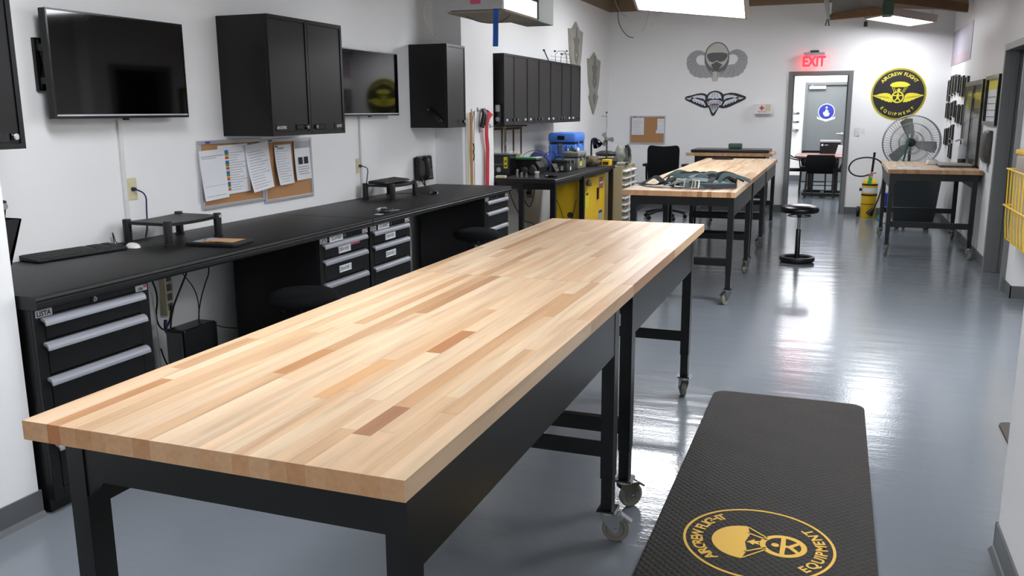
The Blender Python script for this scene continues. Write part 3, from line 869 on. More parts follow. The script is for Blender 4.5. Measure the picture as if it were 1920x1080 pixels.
# ------------------------------------------------------------------ televisions
def tv(label, y0, y1, z0, z1, xf, mount):
    t = thing('television', label, 'television', (xf - 0.03, (y0 + y1) / 2, z0), 'wall televisions')
    MB().box(xf - 0.045, xf - 0.004, y0 + 0.002, y1 - 0.002, z0, z1).build('casing', 'black_plastic', t, bevel=0.004)
    MB().box(xf - 0.004, xf - 0.0005, y0 + 0.008, y1 - 0.008, z0 + 0.02, z1 - 0.008).build('screen', 'screen', t)
    b = MB().box(xf - 0.006, xf + 0.002, y0, y0 + 0.008, z0, z1).box(xf - 0.006, xf + 0.002, y1 - 0.008, y1, z0, z1).box(xf - 0.006, xf + 0.002, y0 + 0.008, y1 - 0.008, z1 - 0.008, z1).box(xf - 0.006, xf + 0.002, y0 + 0.008, y1 - 0.008, z0, z0 + 0.012)
    b.build('bezel', 'black_gloss', t)
    MB().box(xf - 0.005, xf + 0.003, y0 + 0.008, y1 - 0.008, z0 + 0.012, z0 + 0.02).build('bottom_strip', 'alu', t)
    for ym in mount:
        m = MB().box(XL + 0.002, XL + 0.02, ym - 0.02, ym + 0.02, z0 + 0.13, z1 - 0.13)
        m.box(XL + 0.02, xf - 0.045, ym - 0.012, ym + 0.012, z0 + 0.16, z0 + 0.19).box(XL + 0.02, xf - 0.045, ym - 0.012, ym + 0.012, z1 - 0.19, z1 - 0.16)
        m.tube([(XL + 0.015, ym, z1 - 0.14), (XL + 0.045, ym, z1 - 0.22), (XL + 0.045, ym, z0 + 0.22), (XL + 0.015, ym, z0 + 0.14)], 0.008, smooth=1)
        m.build('wall_bracket', 'black_steel', t)
    MB().box(xf - 0.02, xf - 0.005, (y0 + y1) / 2 - 0.02, (y0 + y1) / 2 + 0.01, z0 - 0.01, z0).build('sensor', 'black_gloss', t)
    return t
tv('nearest wall television with a bright reflection in its top corner', 3.115, 4.01, 1.532, 2.032, -3.42, (3.14, 3.75))
tv('wall television beyond the two-door cabinet reflecting the round emblem', 5.62, 6.53, 1.525, 2.018, -3.42, (5.9, 6.3))
# wire covers and outlets
def conduit(label, y, z0, z1):
    m = MB().box(XL + 0.0005, XL + 0.016, y - 0.011, y + 0.011, z0, z1)
    return single('cable_cover', m, 'conduit_white', label, 'cable cover', 'wire covers below the televisions', bevel=0.003)
conduit('white wire cover running down the wall from the near television', 3.598, ZD + 0.002, 1.56)
conduit('white wire cover running down the wall from the far television', 6.062, ZD + 0.002, 1.55)
def outlet(label, y, z):
    t = thing('wall_outlet', label, 'outlet', (XL, y, z), 'ivory wall outlets')
    MB().rect(-0.036, 0.036, -0.058, 0.058, (XL, y, z), LEFTW, 0.0005, 0.006).build('plate', 'ivory', t, bevel=0.002)
    MB().rect(-0.017, 0.017, -0.034, 0.034, (XL, y, z), LEFTW, 0.006, 0.009).build('socket', 'ivory', t, bevel=0.001)
    MB().cyl((XL + 0.009, y, z - 0.0), (XL + 0.03, y, z), 0.012, 0.009, n=8).build('plug', 'cable_blue', t)
outlet('ivory wall outlet with a blue plug above the near bench', 3.65, 1.158)
outlet('ivory wall outlet with a blue plug above the far bench', 6.03, 1.138)
m = MB().tube([(XL + 0.03, 3.65, 1.158), (XL + 0.06, 3.69, 1.13), (XL + 0.035, 3.71, 1.05), (XL + 0.03, 3.71, 0.95), (XL + 0.03, 3.69, 0.893)], 0.004, smooth=2)
single('network_cord', m, 'cable_blue', 'blue cord drooping from the near wall outlet to the bench', 'cord', smooth=60)
m = MB().tube([(XL + 0.03, 6.03, 1.138), (XL + 0.06, 6.08, 1.12), (XL + 0.035, 6.1, 1.04), (XL + 0.03, 6.08, 0.95), (XL + 0.03, 6.05, 0.893)], 0.004, smooth=2)
single('network_cord', m, 'cable_blue', 'blue cord drooping from the far wall outlet to the bench', 'cord', smooth=60)

# ------------------------------------------------------------------ cork boards and papers
def corkboard(label, O, fr, w, h, fw=0.022, name='cork_board', group='cork boards'):
    """O = lower left corner"""
    t = thing(name, label, 'cork board', O, group)
    MB().rect(0.004, w - 0.004, 0.004, h - 0.004, O, fr, 0.001, 0.008).build('cork', 'cork', t)
    for r in ((0, w, 0, fw), (0, w, h - fw, h), (0, fw, fw, h - fw), (w - fw, w, fw, h - fw)):
        MB().rect(*r, O, fr, 0.001, 0.016).build('frame_rail', 'alu', t, bevel=0.002)
    MB().rect(0.06, 0.1, h - fw + 0.006, h - 0.006, O, fr, 0.016, 0.017).build('badge', 'decal_blue', t)
    return t
corkboard('aluminium framed cork board left of its pair under the wall cabinet', (XL, 4.185, 0.985), LEFTW, 0.607, 0.408)
corkboard('aluminium framed cork board right of its pair under the wall cabinet', (XL, 4.797, 0.965), LEFTW, 0.57, 0.418)

def paper(label, O, fr, w, h, rot=0, d=0.018, lines=8, curl=0.0, group='papers pinned to the cork boards', extra=None, header=False, z=0.0):
    """a pinned sheet; hangs from its top edge (O = top centre); slight curl away from the board"""
    u, v, n = fr
    ca, sa = math.cos(rot), math.sin(rot)
    u2 = u * ca + v * sa; v2 = v * ca - u * sa
    O = Vector(O) + n * d
    m = MB()
    k = 6
    vs = []; fs = []
    for i in range(k + 1):
        tt = i / k
        for sx in (-1, 1):
            for th in (0, 0.0012):
                vs.append(O + u2 * (sx * w / 2) - v2 * (h * tt) + n * (curl * tt * tt * (1.0 if sx < 0 else 0.4) + th))
    for i in range(k):
        a, b = i * 4, (i + 1) * 4
        fs += [(a + 1, b + 1, b + 3, a + 3), (a, a + 2, b + 2, b), (a, b, b + 1, a + 1), (a + 2, a + 3, b + 3, b + 2)]
    fs += [(0, 1, 3, 2), (k * 4, k * 4 + 2, k * 4 + 3, k * 4 + 1)]
    m.add(vs, fs, 0)
    def patch(a0, a1, b0, b1, mm):
        """print on the sheet: a across (-.5..5), b down (0..1)"""
        q = []
        for (a, b) in ((a0, b0), (a0, b1), (a1, b1), (a1, b0)):
            sx = a * 2
            f = 0.7 - 0.3 * sx
            q.append(O + u2 * (a * w) - v2 * (h * b) + n * (curl * b * b * f + 0.0012 + 0.0014))
        m.add(q, [(0, 1, 2, 3)], mm)
    rnd = random.Random(int(h * 1e4) + lines)
    for i in range(lines):
        b = 0.16 + 0.76 * i / max(1, lines - 1)
        patch(-0.42, rnd.uniform(0.1, 0.42), b, b + 0.008, 1)
    for e in (extra or ()): patch(*e)
    return single('pinned_paper', m, ['paper', 'ink', 'badge_grey', 'print_blue', 'print_green', 'print_orange', 'print_red', 'ink_dark'], label, 'paper', group, recalc=False)
Q = []
for k in range(4):
    b = 0.1 + k * 0.215
    Q += [(-0.47, -0.17, b, b + 0.06, 3), (-0.47, -0.17, b + 0.06, b + 0.1, 4), (-0.47, -0.17, b + 0.1, b + 0.14, 5), (-0.47, -0.17, b + 0.14, b + 0.18, 6)]
paper('pinned paper with four blue, green, orange and red swatches', (XL, 4.49, 1.362), LEFTW, 0.29, 0.30, rot=0.02, extra=Q, lines=16, d=0.018)
paper('thick pad of pinned sheets hanging at the left edge of the cork boards', (XL, 4.285, 1.338), LEFTW, 0.23, 0.295, rot=0.03, d=0.024, lines=2, curl=0.02, extra=[(-.45, .45, .12, .13, 1), (-.45, .45, .72, .725, 1)])
paper('curled pinned sheet hanging over the joint between the two cork boards', (XL, 4.72, 1.362), LEFTW, 0.245, 0.30, rot=0.08, d=0.024, lines=14, curl=0.035)
paper('pinned sheet with black corner mark in the middle of the right cork board', (XL, 5.01, 1.342), LEFTW, 0.19, 0.265, rot=0.02, lines=13, curl=0.03, extra=[(-.47, -.3, .02, .05, 7), (-.35, .05, .06, .12, 2)])
paper('pinned sheet with grey header and two dark photos on the right cork board', (XL, 5.235, 1.362), LEFTW, 0.19, 0.27, rot=0.02, lines=0, curl=0.012, extra=[(-.48, .48, .01, .19, 2), (-.3, -.02, .42, .6, 7), (.06, .34, .42, .6, 7), (-.35, .35, .66, .675, 1), (-.35, .4, .72, .735, 1), (-.35, .3, .78, .795, 1), (-.3, .4, .84, .855, 1)])

# ------------------------------------------------------------------ things on the near bench
def monitor_stand(label, y0, y1, x0, x1, z0, h, lean=0.0):
    t = thing('monitor_stand', label, 'stand', ((x0 + x1) / 2, (y0 + y1) / 2, z0), 'black monitor stands on the benches')
    w = 0.045
    for (x, sx) in ((x0, 1), (x1 - w, -1)):
        for (y, sy) in ((y0, 1), (y1 - w, -1)):
            MB().lathe([(0.0, 0), (0.026, 0), (0.026, 0.006), (0.0205, 0.012), (0.022, h - 0.002), (0.02, h + 0.004), (0, h + 0.004)], (x + w / 2, y + w / 2, z0), n=16).build('leg', 'black_plastic', t, smooth=40)
    m = MB()
    nx, ny = 6, 8
    # slightly dished deck between the legs
    def zz(a, b): return z0 + h - 0.006 - 0.010 * math.sin(PI * b) * 0.6
    P = {}
    vs = []; fs = []
    for s_ in (0, 1):
        for i in range(nx + 1):
            for j in range(ny + 1):
                a, b = i / nx, j / ny
                P[s_, i, j] = len(vs)
                vs.append((x0 + 0.01 + (x1 - x0 - 0.02) * a, y0 + 0.01 + (y1 - y0 - 0.02) * b, zz(a, b) - 0.016 * s_))
    for i in range(nx):
        for j in range(ny):
            fs.append((P[0, i, j], P[0, i + 1, j], P[0, i + 1, j + 1], P[0, i, j + 1]))
            fs.append((P[1, i, j], P[1, i, j + 1], P[1, i + 1, j + 1], P[1, i + 1, j]))
    for j in range(ny):
        fs.append((P[0, 0, j], P[0, 0, j + 1], P[1, 0, j + 1], P[1, 0, j])); fs.append((P[0, nx, j], P[1, nx, j], P[1, nx, j + 1], P[0, nx, j + 1]))
    for i in range(nx):
        fs.append((P[0, i, 0], P[1, i, 0], P[1, i + 1, 0], P[0, i + 1, 0])); fs.append((P[0, i, ny], P[0, i + 1, ny], P[1, i + 1, ny], P[1, i, ny]))
    m.add(vs, fs)
    m.build('deck', 'black_plastic', t, smooth=35)
    MB().disc(0.009, (x1 - 0.001, y1 - 0.024, z0 + h - 0.012), LEFTW, 0, 0.003, n=16, sx=1.3).build('logo', 'label_silver', t)
    return t
monitor_stand('low black monitor stand standing empty on the near bench', 3.495, 3.925, -3.475, -3.165, ZD, 0.125)
monitor_stand('low black monitor stand with a keyboard on it on the far bench', 5.97, 6.40, -3.475, -3.19, ZD, 0.118)

def keyboard(label, c, L, W, rz, z):
    t = thing('keyboard', label, 'keyboard', (c[0], c[1], z), 'black keyboards', rz)
    m = MB().ext([(-W / 2, 0.002), (W / 2, 0.002), (W / 2, 0.013), (W / 2 - 0.01, 0.016), (-W / 2 + 0.01, 0.026), (-W / 2, 0.024)], (0, -L / 2, 0), (X3, Z3, Y3), 0, L)
    m.build('body', 'black_plastic', t, local=True, bevel=0.003)
    ks = MB()
    nr = 6; kp = L / 23.0
    for r in range(nr):
        xx = -W / 2 + 0.014 + r * (W - 0.03) / nr
        zt = 0.028 - 0.010 * r / nr
        y = -L / 2 + 0.012
        while y < L / 2 - 0.02:
            w = kp * (1.0 if r < 5 or not (-0.1 < y < 0.0) else 4)
            if not (r != 4 and (abs(y - L * 0.17) < kp * 0.5 or abs(y - L * 0.335) < kp * 0.4)):
                ks.box(xx, xx + (W - 0.03) / nr - 0.003, y, y + w - 0.003, zt - 0.008, zt)
            y += w
    o = ks.build('keys', 'black_plastic', t, local=True, recalc=False)
    o['kind'] = 'stuff'
    return t
keyboard('black keyboard lying on the near bench by the wall end', (-3.425, 3.145), 0.47, 0.155, -0.16, ZD)
keyboard('black keyboard lying on top of the monitor stand', (-3.345, 6.19), 0.44, 0.15, 0.04, ZD + 0.116)

def mouse(label, c, m_, rz):
    b = MB()
    n = 12
    prof = []
    vs = []; fs = []
    for i in range(7):
        th = PI / 2 * i / 6
        for j in range(n):
            a = 2 * PI * j / n
            vs.append((0.031 * math.cos(a) * math.cos(th * 0.98), 0.055 * math.sin(a) * math.cos(th * 0.98), 0.002 + 0.024 * math.sin(th)))
    for i in range(6):
        for j in range(n):
            fs.append((i * n + j, i * n + (j + 1) % n, (i + 1) * n + (j + 1) % n, (i + 1) * n + j))
    fs.append(tuple(reversed(range(n))))
    t = thing('computer_mouse', label, 'mouse', (c[0], c[1], ZD), None, rz)
    b.add(vs, fs).build('shell', m_, t, local=True, smooth=60)
    MB().box(-0.004, 0.004, 0.02, 0.036, 0.018, 0.026).build('scroll_wheel', 'dark_rubber', t, local=True)
mouse('pale grey computer mouse beside the near keyboard', (-3.33, 3.42), 'white_plastic', 1.2)
mouse('black computer mouse on the far bench', (-3.11, 6.52), 'black_gloss', 0.9)
m = MB().tube([(-3.36, 3.44, ZD + 0.01), (-3.44, 3.42, ZD + 0.012), (-3.47, 3.44, ZD + 0.05), (-3.50, 3.46, ZD + 0.07), (-3.51, 3.475, ZD + 0.03), (-3.512, 3.48, ZD + 0.004)], 0.0025, smooth=2)
single('mouse_cord', m, 'cable_black', 'thin black cord curling up beside the empty monitor stand', 'cord', smooth=60)
m = MB().tube([(-3.13, 6.48, ZD + 0.006), (-3.2, 6.47, ZD + 0.006), (-3.27, 6.44, ZD + 0.01), (-3.33, 6.45, ZD + 0.005), (-3.44, 6.43, ZD + 0.005)], 0.0025, smooth=2)
single('mouse_cord', m, 'cable_black', 'thin black cord of the mouse beside the far monitor stand', 'cord', smooth=60)
# tablet
t = thing('tablet', 'tablet in a black rugged case lying on the near bench', 'tablet', (-2.985, 3.66, ZD), None, 0.12)
MB().ext(rrect(0.29, 0.20, 0.02), (0, 0, 0.001), (X3, Y3, Z3), 0, 0.018).build('case', 'black_plastic', t, local=True, bevel=0.004)
MB().rect(-0.115, 0.115, -0.075, 0.075, (0, 0, 0.019), FLOORF, 0, 0.001).build('screen', 'screen', t, local=True)
MB().rect(-0.075, 0.11, -0.045, 0.07, (0, 0, 0.020), FLOORF, 0, 0.0006, 0).rect(-0.09, -0.03, 0.01, 0.07, (0, 0, 0.0206), FLOORF, 0, 0.0004, 1).build('picture', ['wood_trim', 'purple_print'], t, local=True)
# wall pocket with binders, on the inner face of the near wall end
t = thing('wall_pocket', 'black wall pocket on the white wall end above the near bench', 'holder', (-2.93, 2.36, 1.02))
MB().ext([(0.0, 1.0), (0.02, 1.0), (0.085, 1.165), (0.078, 1.17), (0.012, 1.02), (0.006, 1.22), (0, 1.22)], (-3.25, 2.331, 0), (Y3, Z3, X3), 0, 0.37).build('pocket', 'black_plastic', t)
MB().ext([(0.0, 1.0), (0.02, 1.0), (0.085, 1.168), (0.0, 1.168)], (-2.884, 2.331, 0), (Y3, Z3, X3), 0, 0.004).build('side', 'black_plastic', t)
for k, (xx, tilt) in enumerate(((-3.2, 0.2), (-3.05, 0.24), (-2.95, 0.22))):
    t = thing('binder', ['black binder with metal edge in the wall pocket, hidden deepest', 'black binder with metal edge in the middle of the wall pocket', 'black binder with brass rivet at the open end of the wall pocket'][k], 'binder', (xx, 2.37, 1.03), 'binders in the wall pocket')
    MB().ext([(0.012, 1.03), (0.03, 1.03), (0.03 + tilt * 0.2, 1.235), (0.012 + tilt * 0.2, 1.24)], (xx - 0.04, 2.331, 0), (Y3, Z3, X3), 0, 0.06).build('cover', 'black_gloss', t, bevel=0.003)
    MB().disc(0.012, (xx + 0.02, 2.331 + 0.021 + tilt * .18, 1.215), (Y3, Z3, X3), 0.0005, 0.004).build('rivet', 'zinc', t)

# ------------------------------------------------------------------ things on the far bench
s = MB()
s.ring(0.013, 0.02, (-2.87, 5.19, ZD), FLOORF, 0.002, 0.008, n=16, sx=1, sy=1.4).ring(0.013, 0.02, (-2.83, 5.2, ZD), FLOORF, 0.002, 0.008, n=16, sx=1, sy=1.4)
s.ext([(-2.875, 5.215), (-2.868, 5.215), (-2.82, 5.35), (-2.828, 5.35)], (0, 0, ZD), FLOORF, 0.002, 0.006, 1).ext([(-2.835, 5.22), (-2.827, 5.22), (-2.862, 5.35), (-2.868, 5.35)], (0, 0, ZD), FLOORF, 0.006, 0.009, 1)
single('scissors', s, ['black_plastic', 'chrome'], 'small scissors lying near the bench joint', 'scissors')
s = MB().tube([(-2.93, 5.22, ZD + 0.012), (-2.95, 5.3, ZD + 0.014), (-2.93, 5.36, ZD + 0.012)], 0.009, smooth=1).tube([(-2.9, 5.2, ZD + 0.01), (-2.92, 5.26, ZD + 0.01)], 0.006)
single('hand_tool', s, 'zinc', 'small steel tool lying beside the scissors', 'tool', smooth=50)
single('paper_scrap', MB().rect(-2.86, -2.81, 5.06, 5.11, (0, 0, ZD), FLOORF, 0.0008, 0.0018), 'paper', 'white paper scrap at the joint of the two bench tops', 'paper')
# desk phone on the wall
t = thing('wall_phone', 'black desk phone hung on the wall beyond the monitor stand', 'telephone', (XL + 0.03, 7.09, 0.95))
MB().box(XL + 0.002, XL + 0.03, 7.0, 7.235, 0.955, 1.155).build('bracket', 'black_plastic', t, bevel=0.004)
b = MB().ext([(0.03, 0.955), (0.075, 0.945), (0.06, 1.16), (0.03, 1.165)], (XL, 6.97, 0), (X3, Z3, Y3), 0, 0.275).build('body', 'black_plastic', t, bevel=0.006)
MB().ext([(0.068, 1.06), (0.071, 1.06), (0.066, 1.135), (0.063, 1.135)], (XL, 7.10, 0), (X3, Z3, Y3), 0, 0.09).build('display', 'badge_visor', t)
kk = MB()
for i in range(4):
    for j in range(5):
        kk.box(XL + 0.066, XL + 0.0765, 7.10 + j * 0.025, 7.117 + j * 0.025, 0.965 + i * 0.022, 0.979 + i * 0.022)
kk.build('keypad', 'badge_dark', t)
MB().tube([(XL + 0.09, 7.02, 0.975), (XL + 0.12, 7.02, 0.985), (XL + 0.125, 7.02, 1.05), (XL + 0.12, 7.02, 1.13), (XL + 0.085, 7.02, 1.15)], 0.022, n=10, smooth=2).build('handset', 'black_plastic', t, smooth=60)
MB().tube([(XL + 0.09, 7.02, 0.965), (XL + 0.09, 7.03, 0.91), (XL + 0.08, 7.06, 0.897), (XL + 0.05, 7.07, 0.92), (XL + 0.04, 7.06, 0.97)], 0.006, smooth=2).build('cord', 'cable_black', t, smooth=60)

# ------------------------------------------------------------------ under the benches
t = thing('computer_tower', 'black computer tower standing under the near bench', 'computer', (-3.27, 3.72, 0))
MB().box(-3.33, -3.205, 3.59, 3.85, 0.012, 0.415).build('case', 'black_gloss', t, bevel=0.008)
MB().box(-3.325, -3.21, 3.85, 3.862, 0.02, 0.405).build('front', 'black_plastic', t, bevel=0.004)
q = MB()
q.box(-3.318, -3.218, 3.585, 3.59, 0.03, 0.40)
q.build('port_panel', 'badge_dark', t)
for (xx, yy) in ((-3.315, 3.61), (-3.22, 3.61), (-3.315, 3.83), (-3.22, 3.83)):
    MB().cyl((xx, yy, 0), (xx, yy, 0.014), 0.012).build('foot', 'dark_rubber', t)
def cord(label, pts, r=0.004, m_='cable_black'):
    return single('power_cord', MB().tube(pts, r, smooth=2, n=6), m_, label, 'cord', smooth=60)
cord('black cord dangling to the top of the computer tower', [(-3.45, 4.05, 0.83), (-3.44, 4.03, 0.75), (-3.42, 4.10, 0.66), (-3.42, 4.02, 0.55), (-3.36, 3.9, 0.46), (-3.28, 3.8, 0.42)], 0.0035)
cord('thick black power cord looping down beside the near drawer cabinet', [(-3.46, 3.83, 0.80), (-3.43, 3.88, 0.79), (-3.42, 3.92, 0.70), (-3.43, 3.84, 0.58), (-3.44, 3.76, 0.45), (-3.44, 3.74, 0.25), (-3.45, 3.74, 0.12)], 0.006)
cord('black cord hanging against the edge of the near drawer cabinet', [(-3.44, 3.66, 0.83), (-3.43, 3.62, 0.7), (-3.43, 3.67, 0.58), (-3.43, 3.63, 0.45), (-3.44, 3.70, 0.36), (-3.45, 3.77, 0.42), (-3.45, 3.78, 0.5)], 0.005)
cord('thin black cord crossing behind the tower to the outlet strip', [(-3.47, 3.86, 0.74), (-3.46, 3.9, 0.66), (-3.44, 3.97, 0.56), (-3.4, 3.95, 0.47), (-3.3, 3.82, 0.42)], 0.003)
cord('white cord hanging in front of the computer tower', [(-3.37, 3.56, 0.62), (-3.365, 3.565, 0.5), (-3.36, 3.57, 0.3), (-3.36, 3.56, 0.1), (-3.355, 3.55, 0.01)], 0.0035, 'cable_white')
cord('black cord lying in loops on the floor under the near bench', [(-3.38, 3.6, 0.3), (-3.375, 3.62, 0.22), (-3.375, 3.66, 0.16), (-3.38, 3.6, 0.12), (-3.38, 3.6, 0.02), (-3.375, 3.68, 0.01), (-3.38, 3.72, 0.01)], 0.004)
cord('thin black cord leaving the tower towards the far side', [(-3.3, 3.875, 0.36), (-3.32, 3.95, 0.36), (-3.35, 4.1, 0.3), (-3.4, 4.28, 0.25)], 0.003)
cord('blue network cord bunched behind the tower', [(-3.46, 3.74, 0.42), (-3.43, 3.70, 0.36), (-3.44, 3.78, 0.32), (-3.40, 3.70, 0.28), (-3.42, 3.78, 0.24), (-3.40, 3.70, 0.2), (-3.42, 3.79, 0.14), (-3.40, 3.71, 0.1), (-3.42, 3.78, 0.05)], 0.010, 'cable_blue')
t = thing('surge_strip', 'white outlet strip fixed to the wall under the near bench', 'outlet strip', (XL, 3.82, 0.5))
MB().rect(-0.03, 0.03, -0.17, 0.17, (XL, 3.82, 0.60), LEFTW, 0.001, 0.04).build('case', 'ivory', t, bevel=0.004)
for k in range(5): MB().rect(-0.018, 0.018, -0.02, 0.02, (XL, 3.82, 0.48 + k * 0.055), LEFTW, 0.04, 0.042).build('socket', 'badge_dark', t)
MB().cyl((XL + 0.042, 3.82, 0.73), (XL + 0.08, 3.82, 0.735), 0.02, 0.014).build('plug', 'black_plastic', t)

# perching stools
def stool(label, x, y, rz=0, seat='leather_black'):
    t = thing('perching_stool', label, 'stool', (x, y, 0), 'black perching stools', rz)
    L = dict(local=True)
    MB().lathe([(0, 0.0), (0.125, 0.0), (0.155, 0.004), (0.175, 0.02), (0.178, 0.045), (0.172, 0.058), (0.15, 0.062), (0.145, 0.055), (0.12, 0.02), (0, 0.018)], n=40).build('base', 'black_plastic', t, smooth=40, **L)
    MB().lathe([(0.13, 0.05), (0.15, 0.0625), (0.158, 0.0615)], n=40).build('base_rim', 'dark_rubber', t, smooth=40, **L)
    MB().lathe([(0, 0.015), (0.04, 0.018), (0.026, 0.03), (0.024, 0.34), (0.02, 0.345), (0, 0.345)], n=20).build('column', 'black_steel', t, smooth=40, **L)
    MB().cyl((0, 0, 0.34), (0, 0, 0.5), 0.014, n=16).build('piston', 'zinc', t, smooth=40, **L)
    MB().lathe([(0.014, 0.46), (0.03, 0.485), (0.055, 0.5), (0.14, 0.515), (0, 0.52)], n=24).build('seat_plate', 'black_steel', t, smooth=40, **L)
    pts = [(0.115 * math.cos(2 * PI * k / 20), 0.115 * math.sin(2 * PI * k / 20), 0.482) for k in range(20)]
    MB().tube(pts, 0.005, closed=True, n=6).cyl((0.115, 0, 0.482), (0.02, 0, 0.49), 0.004, n=6).cyl((-0.115, 0, 0.482), (-0.02, 0, 0.49), 0.004, n=6).build('height_ring', 'black_steel', t, smooth=60, **L)
    MB().lathe([(0, 0.508), (0.13, 0.508), (0.175, 0.516), (0.19, 0.532), (0.192, 0.55), (0.182, 0.572), (0.16, 0.586), (0.1, 0.597), (0, 0.592)], n=44).build('seat', seat, t, smooth=50, **L)
    return t
st = stool('black perching stool standing on the open floor by the far tables', -0.318, 9.37)
st = stool('black fabric perching stool pushed under the near bench', -2.72, 4.0, 0.5, 'fabric_black')
copy_thing(st, (-2.78, 6.62, 0), 0.9, 'black fabric perching stool pushed under the far bench')
# ================================================================== pilaster hooks, second bench, clutter
import mathutils.noise as mnoise
XP = -3.25
def lump(c, size, seed, amp=0.25, freq=2.2, sub=3, flat=None):
    """a soft irregular volume: icosphere pushed about by noise, flattened at its base"""
    bm = bmesh.new()
    bmesh.ops.create_icosphere(bm, subdivisions=sub, radius=1)
    m = MB(); vs = []
    for v in bm.verts:
        d = v.co.normalized()
        r = 1 + amp * mnoise.noise(d * freq + Vector((seed * 3.1, seed * 1.7, 0))) + amp * 0.4 * mnoise.noise(d * freq * 2.7 + Vector((0, seed * 2.3, 5)))
        p = d * r
        z = max(p.z, -0.72)
        vs.append((c[0] + p.x * size[0], c[1] + p.y * size[1], c[2] + (z + 0.72) * size[2]))
    fs = [tuple(v.index for v in f.verts) for f in bm.faces]
    bm.free()
    return m.add(vs, fs)

m = MB().cyl((XP + 0.025, 7.60, 0.0), (XP + 0.025, 7.60, 1.545), 0.014, n=14)
single('wooden_pole', m, 'wood_trim', 'long wooden dowel standing against the pilaster', 'pole', smooth=40)
m = MB().cyl((XP + 0.016, 7.50, 0.0), (XP + 0.016, 7.50, 1.5), 0.01, n=12)
single('white_rod', m, 'conduit_white', 'white rod standing at the pilaster corner left of the dowel', 'rod', smooth=40)
m = MB().cyl((XP + 0.016, 7.545, 0.0), (XP + 0.016, 7.545, 1.49), 0.008, n=12)
single('white_rod', m, 'ivory', 'ivory rod standing between the white rod and the dowel', 'rod', smooth=40)
def hook(label, y, z):
    m = MB().rect(-0.012, 0.012, -0.02, 0.02, (XP, y, z), LEFTW, 0.0005, 0.004).tube([(XP + 0.004, y, z - 0.005), (XP + 0.03, y, z - 0.012), (XP + 0.036, y, z + 0.004)], 0.003, smooth=1)
    single('wall_hook', m, 'zinc', label, 'hook', 'small hooks on the pilaster', smooth=40)
hook('small wall hook holding the thin cable loop', 7.665, 1.555)
hook('small empty wall hook between cable and gloves', 7.815, 1.57)
hook('small wall hook holding the black gloves', 7.90, 1.56)
hook('small wall hook holding the red strap', 8.03, 1.55)
hook('low empty wall hook left of the red strap', 7.86, 1.37)
hook('low empty wall hook right of the red strap', 8.13, 1.41)
t = thing('cable_lanyard', 'thin cable lanyard with black carabiners hanging on the pilaster', 'lanyard', (XP + 0.02, 7.66, 1.15))
MB().tube([(XP + 0.03, 7.665, 1.555), (XP + 0.02, 7.645, 1.48), (XP + 0.012, 7.64, 1.3), (XP + 0.012, 7.65, 1.22)], 0.0035, smooth=2, n=6).tube([(XP + 0.03, 7.665, 1.555), (XP + 0.02, 7.69, 1.48), (XP + 0.012, 7.69, 1.3), (XP + 0.012, 7.70, 0.6)], 0.0028, smooth=2, n=6).build('cable', 'steel_dark', t, smooth=60)
for zc in (1.21, 1.14):
    pts = [(XP + 0.016, 7.655 + 0.026 * math.cos(2 * PI * k / 14), zc + 0.045 * math.sin(2 * PI * k / 14)) for k in range(14)]
    MB().tube(pts, 0.006, closed=True, n=6).build('carabiner', 'black_gloss', t, smooth=60)
t = thing('black_gloves', 'black work gloves hanging from a hook on the pilaster', 'gloves', (XP + 0.03, 7.9, 1.4))
MB().strip([(XP + 0.03, 7.915, 1.56), (XP + 0.045, 7.89, 1.53), (XP + 0.04, 7.86, 1.46), (XP + 0.03, 7.85, 1.40)], 0.07, 0.022).build('palm', 'black_plastic', t, smooth=50)
MB().strip([(XP + 0.03, 7.915, 1.56), (XP + 0.05, 7.905, 1.52), (XP + 0.045, 7.90, 1.45), (XP + 0.04, 7.895, 1.42)], 0.04, 0.02).build('cuff', 'dark_rubber', t, smooth=50)
MB().ring(0.016, 0.024, (XP + 0.03, 7.915, 1.56), (Y3, Z3, X3), 0, 0.01, n=14).build('ring', 'zinc', t)
m = MB().strip([(XP + 0.02, 8.09, 1.545), (XP + 0.035, 8.03, 1.53), (XP + 0.04, 7.96, 1.46), (XP + 0.035, 7.95, 1.33), (XP + 0.03, 8.0, 1.2), (XP + 0.03, 7.99, 1.13), (XP + 0.03, 7.985, 1.0), (XP + 0.03, 7.97, 0.7)], 0.075, 0.006, smooth=3)
m.strip([(XP + 0.03, 7.965, 1.3), (XP + 0.026, 8.01, 1.17), (XP + 0.024, 8.0, 1.0), (XP + 0.024, 7.985, 0.75)], 0.06, 0.005, smooth=2)
single('red_strap', m, 'red_strap', 'long red webbing strap hanging from the pilaster', 'strap', smooth=50)

# second bench
B2X, B2Y0, B2Y1 = -2.6, 8.245, 10.73
t = thing('equipment_bench', 'black workbench carrying cases and gear beyond the pilaster', 'workbench', (-3.06, 9.5, 0))
for a, b in ((B2Y0, 9.40), (9.404, B2Y1)):
    MB().ext([(XL + 0.005, ZD), (B2X - 0.012, ZD), (B2X, ZD - 0.010), (B2X - 0.002, ZD - 0.02), (B2X + 0.001, ZD - 0.026), (B2X, ZD - 0.042), (XL + 0.005, ZD - 0.042)], (0, a, 0), (X3, Z3, Y3), 0, b - a).build('top', 'worktop_black', t, smooth=30)
for y in (8.262, 9.32, 10.64):
    MB().box(B2X - 0.062, B2X - 0.008, y, y + 0.055, 0.0, ZD - 0.042).build('leg', 'black_steel', t, bevel=0.002)
for y in (8.262, 10.64):
    MB().box(-2.998, -2.95, y, y + 0.055, 0.0, ZD - 0.042).build('leg', 'black_steel', t, bevel=0.002)
MB().box(XL + 0.02, B2X - 0.062, 8.266, 8.29, ZD - 0.105, ZD - 0.042).build('apron', 'black_steel', t)
